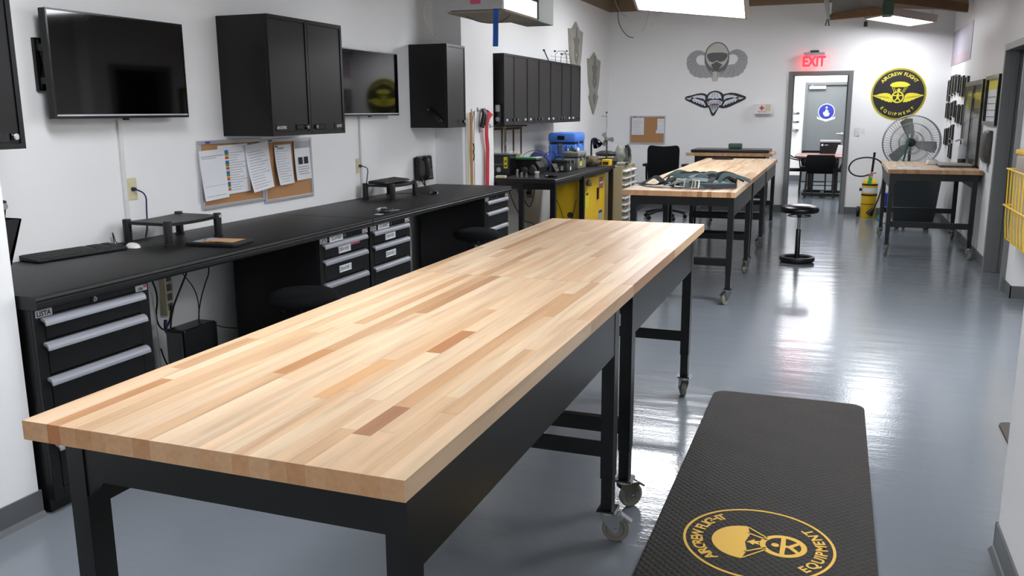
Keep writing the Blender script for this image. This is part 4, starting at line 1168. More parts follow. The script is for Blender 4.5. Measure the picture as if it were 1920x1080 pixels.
MB().box(B2X - 0.05, B2X - 0.03, 8.32, 10.64, ZD - 0.075, ZD - 0.042).build('apron', 'black_steel', t)

# yellow flammables cabinet below it
t = thing('safety_cabinet', 'yellow steel safety cabinet with two doors under the far bench', 'cabinet', (-2.95, 9.98, 0))
CX = -2.69
MB().box(-2.985, CX - 0.03, 9.45, 10.58, 0.03, 0.80).build('body', 'yellow_paint', t, bevel=0.004)
for k, (a, b) in enumerate(((9.45, 10.10), (10.105, 10.58))):
    d = MB().box(CX - 0.028, CX, a, b, 0.05, 0.79).build('door', 'yellow_paint', t, bevel=0.003)
    yh = a + 0.09 if k == 0 else a + 0.12
    MB().rect(-0.035, 0.035, -0.07, 0.07, (CX, yh, 0.57), LEFTW, 0, 0.014).build('paddle_handle', 'black_gloss', d, bevel=0.004)
    l = MB().rect(-0.10, 0.05, -0.12, 0.06, (CX, yh + 0.24, 0.57), LEFTW, 0, 0.002).rect(-0.07, 0.02, 0.02, 0.045, (CX, yh + 0.24, 0.57), LEFTW, 0.002, 0.003, 1)
    if k == 0: l.build('label', ['tag_yellow', 'ink_dark'], d)
MB().rect(10.3, 10.48, 0.62, 0.76, (CX, 0, 0), LEFTW, 0, 0.002).rect(10.31, 10.47, 0.68, 0.70, (CX, 0, 0), LEFTW, 0.002, 0.003, 1).build('warning_label', ['plum_print', 'paper'], t)
MB().rect(10.28, 10.47, 0.24, 0.36, (CX, 0, 0), LEFTW, 0, 0.002).rect(10.30, 10.45, 0.32, 0.35, (CX, 0, 0), LEFTW, 0.002, 0.003, 1).build('warning_label', ['badge_grey', 'ink_dark'], t)
MB().rect(9.53, 9.64, 0.61, 0.75, (CX, 0, 0), LEFTW, 0, 0.002).rect(9.56, 9.62, 0.66, 0.74, (CX, 0, 0), LEFTW, 0.002, 0.003, 1).build('warning_label', ['badge_light', 'badge_dark'], t)
MB().ring(0.022, 0.034, (-2.80, 9.45, 0.39), BACKW, 0, 0.012, n=20).disc(0.022, (-2.80, 9.45, 0.39), BACKW, 0, 0.006).build('vent_plug', 'steel_dark', t)
cord('black cord slanting down across the near side of the yellow cabinet', [(-2.98, 9.40, 0.62), (-2.93, 9.41, 0.52), (-2.88, 9.42, 0.38), (-2.83, 9.42, 0.22), (-2.84, 9.41, 0.01)], 0.004)
cord('black cord slanting up to the bench leg before the yellow cabinet', [(-2.72, 9.41, 0.57), (-2.74, 9.41, 0.45), (-2.78, 9.41, 0.3), (-2.76, 9.4, 0.01)], 0.004)
# cords below the bench near the pilaster
cord('black cord hanging in a long loop under the equipment bench', [(-3.4, 8.9, 0.84), (-3.34, 8.9, 0.7), (-3.26, 8.9, 0.5), (-3.16, 8.9, 0.36), (-3.05, 8.9, 0.36), (-3.0, 8.9, 0.2), (-3.0, 8.9, 0.01)], 0.005)
cord('black cord hanging beside the plug strip under the equipment bench', [(-3.28, 8.95, 0.84), (-3.27, 8.95, 0.7), (-3.18, 8.95, 0.6), (-3.12, 8.95, 0.5), (-3.08, 8.95, 0.6), (-3.06, 8.95, 0.72)], 0.005)
t = thing('plug_strip', 'dark plug strip mounted under the equipment bench', 'outlet strip', (-3.1, 8.9, 0.6))
MB().box(-3.16, -3.10, 8.97, 9.0, 0.62, 0.84).build('strip', 'case_grey', t, bevel=0.004)
for k in range(3): MB().box(-3.155, -3.105, 8.945, 8.97, 0.66 + k * 0.055, 0.69 + k * 0.055).build('plug', 'black_plastic', t)

# tan drawer cabinet beyond the bench
t = thing('parts_cabinet', 'tan steel parts cabinet with pale tray drawers behind the bench', 'cabinet', (-2.88, 11.35, 0))
TX = -2.565
MB().box(-3.2, TX - 0.05, 10.98, 11.72, 0.0, 0.852).box(TX - 0.05, TX, 10.98, 11.0, 0.0, 0.852).box(TX - 0.05, TX, 11.70, 11.72, 0, 0.852).box(TX - 0.05, TX, 11.0, 11.70, 0.83, 0.852).build('body', 'tan_steel', t, bevel=0.002)
for k in range(9):
    z = 0.06 + k * 0.086
    d = MB().box(TX - 0.045, TX - 0.004, 11.005, 11.695, z, z + 0.08).build('drawer', 'tan_steel', t)
    MB().ext([(0, 0.03), (0.05, 0.022), (0.055, 0.034), (0.0, 0.05)], (TX - 0.004, 11.02, z), (X3, Z3, Y3), 0, 0.66).build('pull', 'white_plastic', d)
cord('white cord hanging down the front of the tan parts cabinet', [(TX + 0.06, 11.2, 0.87), (TX + 0.07, 11.2, 0.6), (TX + 0.065, 11.12, 0.4), (TX + 0.07, 11.1, 0.25), (TX + 0.08, 11.15, 0.08), (TX + 0.09, 11.2, 0.006)], 0.006, 'cable_white')

# ------------------------------------------------------------------ clutter on the second bench
def case(name, label, cat, x0, x1, y0, y1, z0, z1, split, m_, latches=2, handle=True, bev=0.015, lm='zinc'):
    t = thing(name, label, cat, ((x0 + x1) / 2, (y0 + y1) / 2, z0))
    MB().box(x0, x1, y0, y1, z0, split - 0.003).build('body', m_, t, bevel=bev, smooth=40)
    MB().box(x0 - 0.004, x1 + 0.004, y0 - 0.004, y1 + 0.004, split + 0.003, z1).build('lid', m_, t, bevel=bev, smooth=40)
    MB().box(x0 + 0.006, x1 - 0.006, y0 + 0.006, y1 - 0.006, split - 0.004, split + 0.004).build('gasket', 'dark_rubber', t)
    for k in range(latches):
        yy = y0 + (y1 - y0) * (k + 0.5) / latches
        MB().rect(-0.014, 0.014, -0.03, 0.03, (x1, yy, split), LEFTW, 0.004, 0.014).build('latch', lm, t, bevel=0.002)
    if handle:
        xm = (x0 + x1) / 2
        MB().tube([(xm - 0.05, y0, split - 0.05), (xm - 0.05, y0 - 0.02, split - 0.055), (xm + 0.05, y0 - 0.02, split - 0.055), (xm + 0.05, y0, split - 0.05)], 0.006, smooth=1).build('handle', lm, t, smooth=50)
    return t
bc = case('transit_case', 'large blue moulded transit case at the back of the equipment bench', 'case', -3.335, -2.985, 10.26, 10.70, ZD, 1.29, 1.165, 'case_blue', 2, False, 0.035, 'case_blue')
MB().rect(-3.21, -3.12, 1.205, 1.255, (0, 10.256, 0), BACKW, 0, 0.012).build('latch_plate', 'black_plastic', bc, bevel=0.004)
MB().rect(-3.20, -3.14, 1.12, 1.16, (0, 10.256, 0), BACKW, 0, 0.012).build('latch_plate', 'badge_dark', bc, bevel=0.004)
MB().rect(-3.195, -3.145, 1.04, 1.10, (0, 10.26, 0), BACKW, 0, 0.01).build('latch_plate', 'badge_dark', bc, bevel=0.004)
for xx in (-3.3, -3.23, -3.09, -3.02):
    MB().rect(xx - 0.012, xx + 0.012, 0.90, 1.14, (0, 10.26, 0), BACKW, 0, 0.008).build('rib', 'case_blue', bc, bevel=0.004)
gc = case('grey_case', 'grey metal equipment case with yellow sticker before the blue case', 'case', -2.99, -2.80, 9.76, 10.1, ZD, 1.085, 1.02, 'case_grey', 2)
MB().rect(9.83, 9.90, 0.92, 0.98, (-2.80, 0, 0), LEFTW, 0, 0.002).build('sticker', 'tag_yellow', gc)
MB().rect(9.83, 9.90, 0.985, 1.03, (-2.80, 0, 0), LEFTW, 0.004, 0.006).build('sticker', 'ink_dark', gc)
for k, (xx, yy, hh, mm, lab) in enumerate(((-2.95, 9.82, 0.03, 'zinc', 'small steel fitting at the near left corner of the grey case lid'), (-2.9, 9.9, 0.045, 'green_box', 'small green gauge standing in the middle of the grey case lid'), (-2.86, 9.84, 0.025, 'black_plastic', 'small black knob at the near right corner of the grey case lid'), (-2.88, 10.0, 0.04, 'white_plastic', 'small white cap at the far side of the grey case lid'), (-2.95, 9.98, 0.03, 'camo', 'small olive fitting at the far left corner of the grey case lid'))):
    single('small_fitting', MB().lathe([(0, 0), (0.02, 0), (0.022, hh * 0.5), (0.012, hh), (0, hh)], (xx, yy, 1.0855), n=10), mm, lab, 'fitting', 'small fittings on the grey case', smooth=40)
dc = case('dark_case', 'dark green-black instrument case with white paper tags', 'case', -2.99, -2.80, 9.32, 9.62, ZD, 1.02, 0.985, 'case_dark', 2)
MB().tube([(-2.95, 9.35, 1.02), (-2.95, 9.35, 1.05), (-2.86, 9.35, 1.05), (-2.86, 9.35, 1.02)], 0.006, smooth=1).build('top_handle', 'black_plastic', dc, smooth=50)
MB().ext([(-2.975, 0.975), (-2.925, 0.98), (-2.885, 0.90), (-2.925, 0.885)], (0, 9.30, 0), BACKW, 0.0, 0.002).build('paper_tag', 'badge_light', dc)
MB().ext([(-2.875, 0.94), (-2.86, 0.955), (-2.845, 0.94), (-2.845, 0.905), (-2.875, 0.905)], (0, 9.312, 0), BACKW, 0.0, 0.002).build('paper_tag', 'paper', dc)
MB().rect(9.42, 9.46, 0.90, 0.94, (-2.80, 0, 0), LEFTW, 0, 0.002).build('sticker', 'paper', dc)
m = MB().tube([(-3.0, 9.25, 1.05), (-3.02, 9.35, 1.1), (-3.1, 9.4, 1.12), (-3.16, 9.3, 1.07), (-3.14, 9.2, 1.02), (-3.05, 9.2, 1.02)], 0.005, smooth=2)
t = thing('blue_bag', 'dark blue fabric bag slumped behind the cases', 'bag', (-3.2, 9.6, ZD))
lump((-3.2, 9.55, ZD), (0.13, 0.16, 0.12), 3, 0.2).build('bag', 'navy_fabric', t, smooth=60)
MB().tube([(-3.1, 9.4, 1.05), (-3.06, 9.42, 1.1), (-3.02, 9.48, 1.11), (-3.0, 9.54, 1.05), (-3.02, 9.5, 0.98)], 0.004, smooth=2).build('strap', 'cable_black', t, smooth=60)
cord('thin black wire arching over the clutter beside the blue bag', [(-3.3, 9.0, ZD + 0.01), (-3.3, 9.1, 1.0), (-3.28, 9.3, 1.1), (-3.2, 9.38, 1.12), (-3.1, 9.37, 1.1)], 0.003)
single('dark_pouch', lump((-3.14, 9.2, ZD), (0.14, 0.1, 0.105), 8, 0.2), 'bag_grey', 'dark grey pouch lying behind the green-topped device', 'pouch', smooth=60)
# device with a green lid
t = thing('test_set', 'black test instrument with a bright green lid on the bench', 'instrument', (-3.15, 8.95, ZD))
MB().ext([(-3.29, ZD), (-2.99, ZD), (-2.97, 0.96), (-3.02, 1.03), (-3.29, 1.035)], (0, 8.86, 0), (X3, Z3, Y3), 0, 0.2).build('body', 'black_plastic', t, bevel=0.006)
MB().box(-3.30, -3.0, 8.84, 9.07, 1.037, 1.06).build('lid', 'green_box', t, bevel=0.006)
MB().rect(-3.285, -3.06, 8.86, 9.05, (0, 0, 1.06), FLOORF, 0, 0.002).build('lid_sheet', 'tag_green', t)
MB().rect(-3.05, -3.004, 8.845, 9.06, (0, 0, 1.061), FLOORF, 0, 0.004).build('lid_clip', 'white_plastic', t)
for k in range(4): MB().disc(0.012, (-3.24 + k * 0.06, 8.86, 0.95), BACKW, 0, 0.02, n=12).build('knob', 'dark_rubber', t)
lump((-3.12, 8.80, ZD), (0.05, 0.035, 0.05), 5, 0.25, sub=2).build('cable_bundle', 'bag_grey', t, smooth=60)
lump((-3.03, 8.80, ZD), (0.05, 0.035, 0.06), 6, 0.25, sub=2).build('cable_bundle', 'bag_grey', t, smooth=60)
# black box with dial, yellow tag and clear top
t = thing('gauge_box', 'black box with a round dial and yellow tag beside the pilaster', 'instrument', (-3.3, 8.65, ZD))
MB().box(-3.45, -3.195, 8.545, 8.74, ZD + 0.001, 1.105).build('body', 'black_gloss', t, bevel=0.004)
MB().box(-3.46, -3.185, 8.535, 8.75, 1.105, 1.114).build('rim', 'zinc', t, bevel=0.002)
MB().box(-3.43, -3.2, 8.56, 8.73, 1.114, 1.14).build('clear_cover', 'clear_panel', t)
MB().ring(0.018, 0.027, (-3.317, 8.545, 0.952), BACKW, 0, 0.008, n=24).disc(0.018, (-3.317, 8.545, 0.952), BACKW, 0, 0.006, 1).rect(-3.319, -3.315, 0.94, 0.964, (0, 8.545, 0), BACKW, 0.006, 0.012, 0).build('dial', ['zinc', 'white_plastic'], t)
l = MB().rect(-3.262, -3.22, 0.965, 1.085, (0, 8.545, 0), BACKW, 0.0, 0.004).disc(0.01, (-3.241, 8.545, 1.04), BACKW, 0.004, 0.005, 1, n=16)
l.rect(-3.255, -3.228, 0.985, 1.0, (0, 8.545, 0), BACKW, 0.004, 0.005, 1).build('tag', ['tag_yellow', 'ink_dark'], t)
MB().rect(-3.37, -3.27, 1.0, 1.012, (0, 8.545, 0), BACKW, 0, 0.008).build('trim_bar', 'badge_visor', t)
# small cylinders and jars
def peg(label, x, y, r, h, m_, g='small metal cylinders on the bench'):
    single('metal_cylinder', MB().lathe([(0, 0), (r, 0), (r, h - 0.002), (r - 0.002, h), (0, h)], (x, y, ZD), n=16), m_, label, 'cylinder', g, smooth=40)
peg('tallest of the three small steel cylinders on the bench front', -3.077, 8.45, 0.014, 0.08, 'zinc')
peg('middle of the three small steel cylinders on the bench front', -3.03, 8.45, 0.013, 0.05, 'zinc')
peg('shortest of the three small steel cylinders on the bench front', -2.98, 8.46, 0.012, 0.042, 'zinc')
t = thing('small_jar', 'small clear jar with a white lid at the bench corner', 'jar', (-2.853, 8.42, ZD))
MB().lathe([(0, 0), (0.022, 0), (0.022, 0.048), (0, 0.048)], (-2.853, 8.42, ZD), n=18).build('glass', 'clear_bin', t, smooth=40)
MB().lathe([(0, 0.048), (0.025, 0.048), (0.025, 0.066), (0, 0.066)], (-2.853, 8.42, ZD), n=18).build('lid', 'white_plastic', t, smooth=40)
single('tan_block', MB().box(-3.25, -3.15, 8.27, 8.34, ZD + 0.0005, ZD + 0.025), 'ivory', 'small ivory block at the near corner of the equipment bench', 'block', bevel=0.004)
single('flat_dish', MB().lathe([(0, 0), (0.06, 0), (0.07, 0.012), (0.066, 0.014), (0.055, 0.005), (0, 0.004)], (-2.74, 8.55, ZD), n=24), 'black_gloss', 'flat black dish near the bench corner', 'dish', smooth=40)
single('ruler', MB().rect(-3.12, -2.78, 8.27, 8.31, (0, 0, ZD), FLOORF, 0.0006, 0.003), 'zinc', 'flat steel ruler lying along the near edge of the equipment bench', 'ruler')

# paper chart frame on the wall under the long cabinet row
def chart(label, y0, y1, z0, z1, n):
    t = thing('chart_frame', label, 'chart', (XL, (y0 + y1) / 2, z0), 'wood framed charts under the cabinet row')
    MB().rect(y0, y1, z0, z1, (XL, 0, 0), LEFTW, 0.001, 0.008).build('sheet', 'paper', t)
    w = (y1 - y0) / n
    for k in range(n + 1): MB().rect(y0 + k * w - 0.012, y0 + k * w + 0.012, z0, z1, (XL, 0, 0), LEFTW, 0.008, 0.02).build('upright', 'rust_wood', t)
    MB().rect(y0 - 0.012, y1 + 0.012, z1, z1 + 0.025, (XL, 0, 0), LEFTW, 0.001, 0.022).build('rail', 'rust_wood', t)
    MB().rect(y0 - 0.012, y1 + 0.012, z0 - 0.02, z0, (XL, 0, 0), LEFTW, 0.001, 0.022).build('rail', 'wood_trim', t)
chart('wood framed paper chart with two columns under the cabinet row', 9.27, 9.79, 1.06, 1.345, 2)
chart('wood framed paper chart half hidden by the pilaster under the cabinet row', 8.62, 9.16, 1.08, 1.35, 2)
m = MB().cyl((XL + 0.06, 8.4, 1.395), (XL + 0.06, 9.86, 1.385), 0.008, n=8)
single('hanging_rail', m, 'rust_wood', 'thin dark rail above the framed paper charts', 'rail', smooth=40)
m = MB().cyl((-3.26, 8.58, 1.42), (-3.26, 8.58, 1.12), 0.003, n=6).lathe([(0, 0), (0.012, 0.005), (0.008, 0.03), (0, 0.035)], (-3.25, 8.585, 1.2), n=10)
single('pull_chain', m, 'zinc', 'thin chain with a small weight hanging before the charts', 'chain', smooth=40)

# far end: camouflage, lamp, yellow box, bags, masks
single('camouflage_cloth', lump((-2.83, 10.45, ZD), (0.11, 0.13, 0.075), 12, 0.3, 3.0), 'camo', 'crumpled camouflage cloth beside the blue case', 'cloth', smooth=60)
t = thing('yellow_box', 'small yellow box at the far end of the equipment bench', 'box', (-2.66, 10.56, ZD))
MB().box(-2.715, -2.615, 10.50, 10.64, ZD, 0.962).build('body', 'yellow_paint', t, bevel=0.004)
MB().rect(-2.70, -2.63, 0.90, 0.935, (0, 10.5, 0), BACKW, 0, 0.004).build('slot', 'ink_dark', t)
t = thing('desk_lamp', 'black clamp lamp with bent neck beside the blue case', 'lamp', (-2.87, 10.62, ZD))
MB().lathe([(0, 0), (0.05, 0), (0.045, 0.015), (0.012, 0.022), (0, 0.022)], (-2.88, 10.63, ZD), n=18).build('base', 'black_plastic', t, smooth=40)
MB().tube([(-2.88, 10.63, ZD + 0.02), (-2.882, 10.62, 1.05), (-2.875, 10.6, 1.18), (-2.85, 10.57, 1.215), (-2.82, 10.55, 1.205)], 0.011, smooth=2).build('neck', 'black_plastic', t, smooth=60)
MB().lathe([(0.018, 0.0), (0.03, 0.015), (0.05, 0.06), (0.062, 0.11), (0.06, 0.11), (0.02, 0.02), (0, 0.02)], (-2.83, 10.555, 1.215), Vector((0.55, -0.35, -0.75)), 20).build('shade', 'black_gloss', t, smooth=50)
single('white_funnel', MB().lathe([(0.07, 0), (0.072, 0.004), (0.05, 0.06), (0.015, 0.13), (0, 0.14)], (-2.97, 11.08, 0.8525), n=18), 'white_plastic', 'white cone standing on the tan cabinet behind the blue case', 'cone', smooth=40)
t = thing('desk_fan', 'small grey fan head on a thin pole behind the lamp', 'fan', (-2.75, 11.05, 0.855))
MB().cyl((-2.79, 11.05, 0.855), (-2.79, 11.05, 1.18), 0.008).build('pole', 'steel_dark', t, smooth=40)
MB().lathe([(0, 0), (0.05, 0), (0.045, 0.012), (0, 0.014)], (-2.79, 11.05, 0.8525), n=16).build('base', 'steel_dark', t, smooth=40)
MB().lathe([(0, 0), (0.028, 0.0), (0.03, 0.02), (0.02, 0.05), (0, 0.055)], (-2.79, 11.03, 1.19), Vector((0.3, -1, 0.1)), 16).build('motor', 'case_grey', t, smooth=40)
for k in range(3):
    a = k * 2.09 + 0.6
    c = Vector((-2.785, 11.01, 1.19))
    p1 = c + Vector((math.cos(a) * 0.05, 0, math.sin(a) * 0.05))
    MB().ext([(-0.012, 0.012), (0.012, 0.012), (0.04, 0.07), (0.02, 0.095), (-0.025, 0.085)], c, (Vector((math.cos(a), 0.15, math.sin(a))), Vector((-math.sin(a), 0.1, math.cos(a))), -Y3), 0, 0.003).build('blade', 'gear_grey', t)
t = thing('thin_mast', 'thin metal mast with a short side arm beside the far bench', 'mast', (-2.94, 11.62, 0.855))
MB().cyl((-2.94, 11.6, 0.853), (-2.94, 11.6, 1.52), 0.006, n=8).build('rod', 'zinc', t, smooth=40)
MB().cyl((-2.94, 11.6, 1.475), (-3.01, 11.6, 1.478), 0.004, n=6).build('arm', 'zinc', t)
MB().lathe([(0, 0), (0.011, 0.004), (0.011, 0.02), (0, 0.024)], (-2.94, 11.6, 1.515), n=10).build('knob', 'black_plastic', t, smooth=40)
MB().lathe([(0, 0), (0.045, 0), (0.04, 0.01), (0, 0.012)], (-2.94, 11.6, 0.8525), n=14).build('foot', 'zinc', t, smooth=40)
for k, (lab, c, s_, sd) in enumerate((('dark grey bag lying lowest on the tan parts cabinet', (-2.83, 11.28, 0.853), (0.155, 0.15, 0.055), 21), ('dark grey folded bag lying on top of the lower bag', (-2.86, 11.28, 0.962), (0.13, 0.13, 0.045), 22), ('dark strap bundle lying in front of the stacked bags', (-2.62, 11.42, 0.853), (0.035, 0.05, 0.04), 23))):
    single('gear_bag', lump(c, s_, sd, 0.22, 2.6), ['bag_grey', 'bag_grey', 'harness_dark'][k], lab, 'bag', 'bags on the parts cabinet', smooth=60)
t = thing('breathing_mask', 'pale grey mask unit with dark hose standing on the parts cabinet', 'mask', (-2.72, 11.6, 0.853))
lump((-2.74, 11.6, 0.853), (0.09, 0.08, 0.14), 31, 0.3, 3).build('unit', 'gear_grey', t, smooth=60)
lump((-2.64, 11.6, 0.853), (0.05, 0.05, 0.15), 33, 0.2, 3).build('canister', 'case_grey', t, smooth=60)
MB().tube([(-2.66, 11.56, 1.08), (-2.62, 11.54, 1.09), (-2.6, 11.54, 1.03), (-2.6, 11.54, 0.95)], 0.017, smooth=2).build('hose', 'dark_rubber', t, smooth=60)
t = thing('grey_tool', 'grey handheld tool lying on the front edge of the parts cabinet', 'tool', (-2.6, 11.2, 0.853))
MB().ext([(11.05, 0.853), (11.28, 0.853), (11.3, 0.89), (11.1, 0.9), (11.04, 0.885)], (-2.66, 0, 0), LEFTW, 0.0, 0.11).build('body', 'gear_grey', t, bevel=0.008)
MB().box(-2.56, -2.54, 11.08, 11.2, 0.86, 0.888).build('nozzle', 'case_dark', t, bevel=0.003)

# dark hand tool hanging under the bench front
single('tool_bundle', lump((-2.655, 9.72, 0.7), (0.03, 0.05, 0.045), 41, 0.3, 3), 'camo', 'small dark bundle hanging on the yellow cabinet door', 'bundle', smooth=60)

# wire rack folded on top of the long cabinet row
t = thing('wire_rack', 'folded wire rack standing on top of the long cabinet row', 'rack', (-3.3, 10.7, 2.122))
MB().tube([(-3.35, 10.15, 2.26), (-3.33, 10.3, 2.127)], 0.008).build('leg', 'zinc', t, smooth=40)
MB().tube([(-3.33, 11.08, 2.128), (-3.35, 11.0, 2.29)], 0.008).build('leg', 'white_plastic', t, smooth=40)
MB().tube([(-3.30, 10.45, 2.128), (-3.32, 10.5, 2.27), (-3.32, 10.98, 2.30), (-3.30, 10.92, 2.128)], 0.005, smooth=1).build('frame', 'zinc', t, smooth=40)
MB().tube([(-3.25, 10.5, 2.128), (-3.26, 10.55, 2.24), (-3.26, 10.95, 2.26), (-3.25, 10.9, 2.128)], 0.005, smooth=1).build('frame', 'zinc', t, smooth=40)
for zz in (2.16, 2.2): MB().cyl((-3.3, 10.25, zz), (-3.3, 11.05, zz + 0.01), 0.003, n=6).build('wire', 'zinc', t)
for p in ((-3.35, 10.14, 2.262), (-3.32, 10.48, 2.27), (-3.26, 10.56, 2.24), (-3.32, 10.98, 2.30)):
    MB().lathe([(0, -0.012), (0.014, -0.006), (0.014, 0.006), (0, 0.012)], p, n=10).build('cap', 'black_plastic', t, smooth=40)

# two steel shields
def shield(label, y0, z0, w, h, flip=0):
    O = (XL, y0, z0)
    t = thing('steel_shield', label, 'shield', O, 'steel shields on the left wall')
    out = [(0.5, 0.0), (0.72, 0.16), (0.86, 0.29), (0.78, 0.335), (0.80, 0.40), (0.88, 0.50), (0.93, 0.62), (1.0, 0.88), (0.74, 0.90), (0.5, 1.0), (0.26, 0.90), (0.0, 0.88), (0.07, 0.62), (0.12, 0.50), (0.20, 0.40), (0.22, 0.335), (0.14, 0.29), (0.28, 0.16)]
    MB().ext([(a * w, b * h) for a, b in out], O, LEFTW, 0.001, 0.02).build('plate', 'shield_steel', t)
    MB().ext([(0.5 * w + (a - 0.5) * w * 0.84, 0.5 * h + (b - 0.5) * h * 0.92) for a, b in out], O, LEFTW, 0.02, 0.024).build('face', 'shield_steel', t)
    star = [(0.5 * w + 0.24 * w * (1 if k % 2 == 0 else 0.45) * math.cos(PI / 2 + k * PI / 5), 0.70 * h + 0.24 * w * 1.3 * (1 if k % 2 == 0 else 0.45) * math.sin(PI / 2 + k * PI / 5)) for k in range(10)]
    MB().ext(star, O, LEFTW, 0.024, 0.03).build('star', 'shield_line', t)
    MB().ext([(0.5 * w, 0.50 * h), (0.64 * w, 0.56 * h), (0.60 * w, 0.47 * h), (0.5 * w, 0.42 * h), (0.40 * w, 0.47 * h), (0.36 * w, 0.56 * h)], O, LEFTW, 0.024, 0.029).build('chevron', 'shield_line', t)
    MB().ext([(0.5 * w, 0.16 * h), (0.62 * w, 0.28 * h), (0.5 * w, 0.36 * h), (0.38 * w, 0.28 * h)], O, LEFTW, 0.024, 0.029).build('diamond', 'shield_line', t)
shield('upper steel shield partly hidden behind the cabinet row', 11.71, 1.78, 0.70, 0.985)
shield('lower steel shield hanging nearest the back corner', 12.69, 1.495, 0.73, 0.915)

# ------------------------------------------------------------------ office chair
t = thing('office_chair', 'black office chair with armrests behind the far tables', 'chair', (-2.31, 12.62, 0))
cx, cy = -2.31, 12.62
MB().ext([(-0.21, 0.56), (0.21, 0.56), (0.225, 0.80), (0.228, 1.0), (0.215, 1.05), (0.18, 1.065), (0.09, 1.055), (0, 1.05), (-0.09, 1.055), (-0.18, 1.065), (-0.215, 1.05), (-0.228, 1.0), (-0.225, 0.80)], (cx, cy - 0.2, 0), (X3, Z3, -Y3), -0.03, 0.03).build('backrest', 'fabric_black', t, bevel=0.015, smooth=40)
MB().ext(rrect(0.48, 0.46, 0.06), (cx, cy + 0.04, 0.46), FLOORF, 0, 0.08).build('seat', 'fabric_black', t, bevel=0.025, smooth=40)
for s_ in (-1, 1):
    MB().tube([(cx + s_ * 0.22, cy, 0.49), (cx + s_ * 0.275, cy, 0.52), (cx + s_ * 0.28, cy, 0.76)], 0.016, smooth=1).build('arm_post', 'black_plastic', t, smooth=50)
    MB().ext(rrect(0.08, 0.25, 0.035), (cx + s_ * 0.28, cy, 0.76), FLOORF, 0, 0.035).build('armrest', 'black_plastic', t, bevel=0.01, smooth=40)
MB().cyl((cx, cy, 0.12), (cx, cy, 0.46), 0.03, 0.025, n=16).build('column', 'black_steel', t, smooth=40)
for k in range(5):
    a = k * 2 * PI / 5 + 0.3
    MB().tube([(cx, cy, 0.13), (cx + 0.15 * math.cos(a), cy + 0.15 * math.sin(a), 0.115), (cx + 0.3 * math.cos(a), cy + 0.3 * math.sin(a), 0.075)], 0.02).build('base_arm', 'black_plastic', t, smooth=50)
    d_ = Vector((-math.sin(a), math.cos(a), 0))
    MB().lathe([(0, -0.022), (0.028, -0.022), (0.03, -0.016), (0.03, 0.016), (0.028, 0.022), (0, 0.022)], (cx + 0.3 * math.cos(a), cy + 0.3 * math.sin(a), 0.03), d_, 16).build('wheel', 'black_plastic', t, smooth=40)
# ================================================================== back wall
BW = YB
def bw(x, z): return (x, BW, z)
# --- grey jump-wings badge with helmet
K = 0.001175
C = Vector(bw(-1.825, 2.283))
def cr(pts, cx=495, cy=313, k=K): return [((x - cx) * k, (cy - y) * k) for x, y in pts]
t = thing('wing_badge', 'large grey winged badge with flight helmet on the back wall', 'wall decal', tuple(C))
rw = [(630, 215), (665, 188), (700, 170), (745, 163), (782, 168), (815, 185), (848, 206), (868, 235), (888, 270), (884, 300), (890, 335), (878, 368), (872, 400), (850, 425), (840, 455), (805, 478), (780, 502), (742, 505), (700, 522), (660, 515), (620, 523), (580, 512), (540, 516), (520, 470), (560, 380), (600, 362), (650, 356), (720, 350), (756, 318), (766, 275), (745, 240), (705, 224), (655, 232), (632, 238)]
MB().ext(cr(rw), C, BACKW, 0.001, 0.006).build('wing', 'badge_grey', t)
lw_ = [(990 - x, y) for x, y in rw]
MB().ext(cr(lw_), C, BACKW, 0.001, 0.006).build('wing', 'badge_grey', t)
hm = MB().disc(1, C, BACKW, 0.006, 0.009, n=40, cu=0.0, cv=0.075, sx=0.188, sy=0.215)
hm.ext(cr([(335, 240), (655, 240), (650, 330), (610, 420), (555, 480), (440, 480), (385, 420), (340, 330)]), C, BACKW, 0.006, 0.0088)
hm.build('helmet', 'badge_dark', t)
MB().disc(1, C, BACKW, 0.009, 0.011, n=40, cu=0.002, cv=0.085, sx=0.168, sy=0.19).build('helmet_shell', 'badge_light', t)
MB().ext(cr([(368, 215), (430, 200), (560, 200), (628, 215), (632, 250), (600, 300), (545, 322), (495, 300), (440, 325), (395, 300), (370, 255)]), C, BACKW, 0.011, 0.013).build('visor', 'badge_visor', t)
MB().ext(cr([(420, 355), (495, 310), (572, 355), (530, 400), (520, 440), (470, 440), (455, 400)]), C, BACKW, 0.011, 0.015).build('mask', 'badge_visor', t)
MB().ext(cr([(400, 420), (455, 480), (440, 520), (448, 560), (512, 560), (520, 520), (555, 470), (590, 420), (540, 455), (500, 430), (460, 450)]), C, BACKW, 0.009, 0.012).build('chin', 'badge_grey', t)
MB().ext(cr([(455, 450), (480, 432), (505, 450), (512, 560), (448, 560)]), C, BACKW, 0.015, 0.019).build('hose', 'badge_light', t)
MB().arctext('AIRCREW FLIGHT', 0.04, C + Vector((0, 0, 0.075)), BACKW, 0.15, PI / 2, 1.7, 0, d=0.0135, bold=0.01).build('lettering', 'harness_buckle', t)
fl = MB()
for sgn in (-1, 1):
    for k in range(9):
        a = math.radians(-100 + k * 24)
        p = (495 + sgn * (205 + 72 * math.cos(a) * 1.0), 300 - 75 * math.sin(a))
        q = (495 + sgn * (215 + 165 * math.cos(a - 0.25)), 330 - 165 * math.sin(a - 0.25))
        if sgn * (q[0] - 495) < 120: continue
        fl.ext(cr([p, (p[0] + 3, p[1] + 3), (q[0] + 3, q[1] + 3), q]), C, BACKW, 0.006, 0.0068)
o = fl.build('feather_lines', 'badge_dark', t)
o['kind'] = 'stuff'

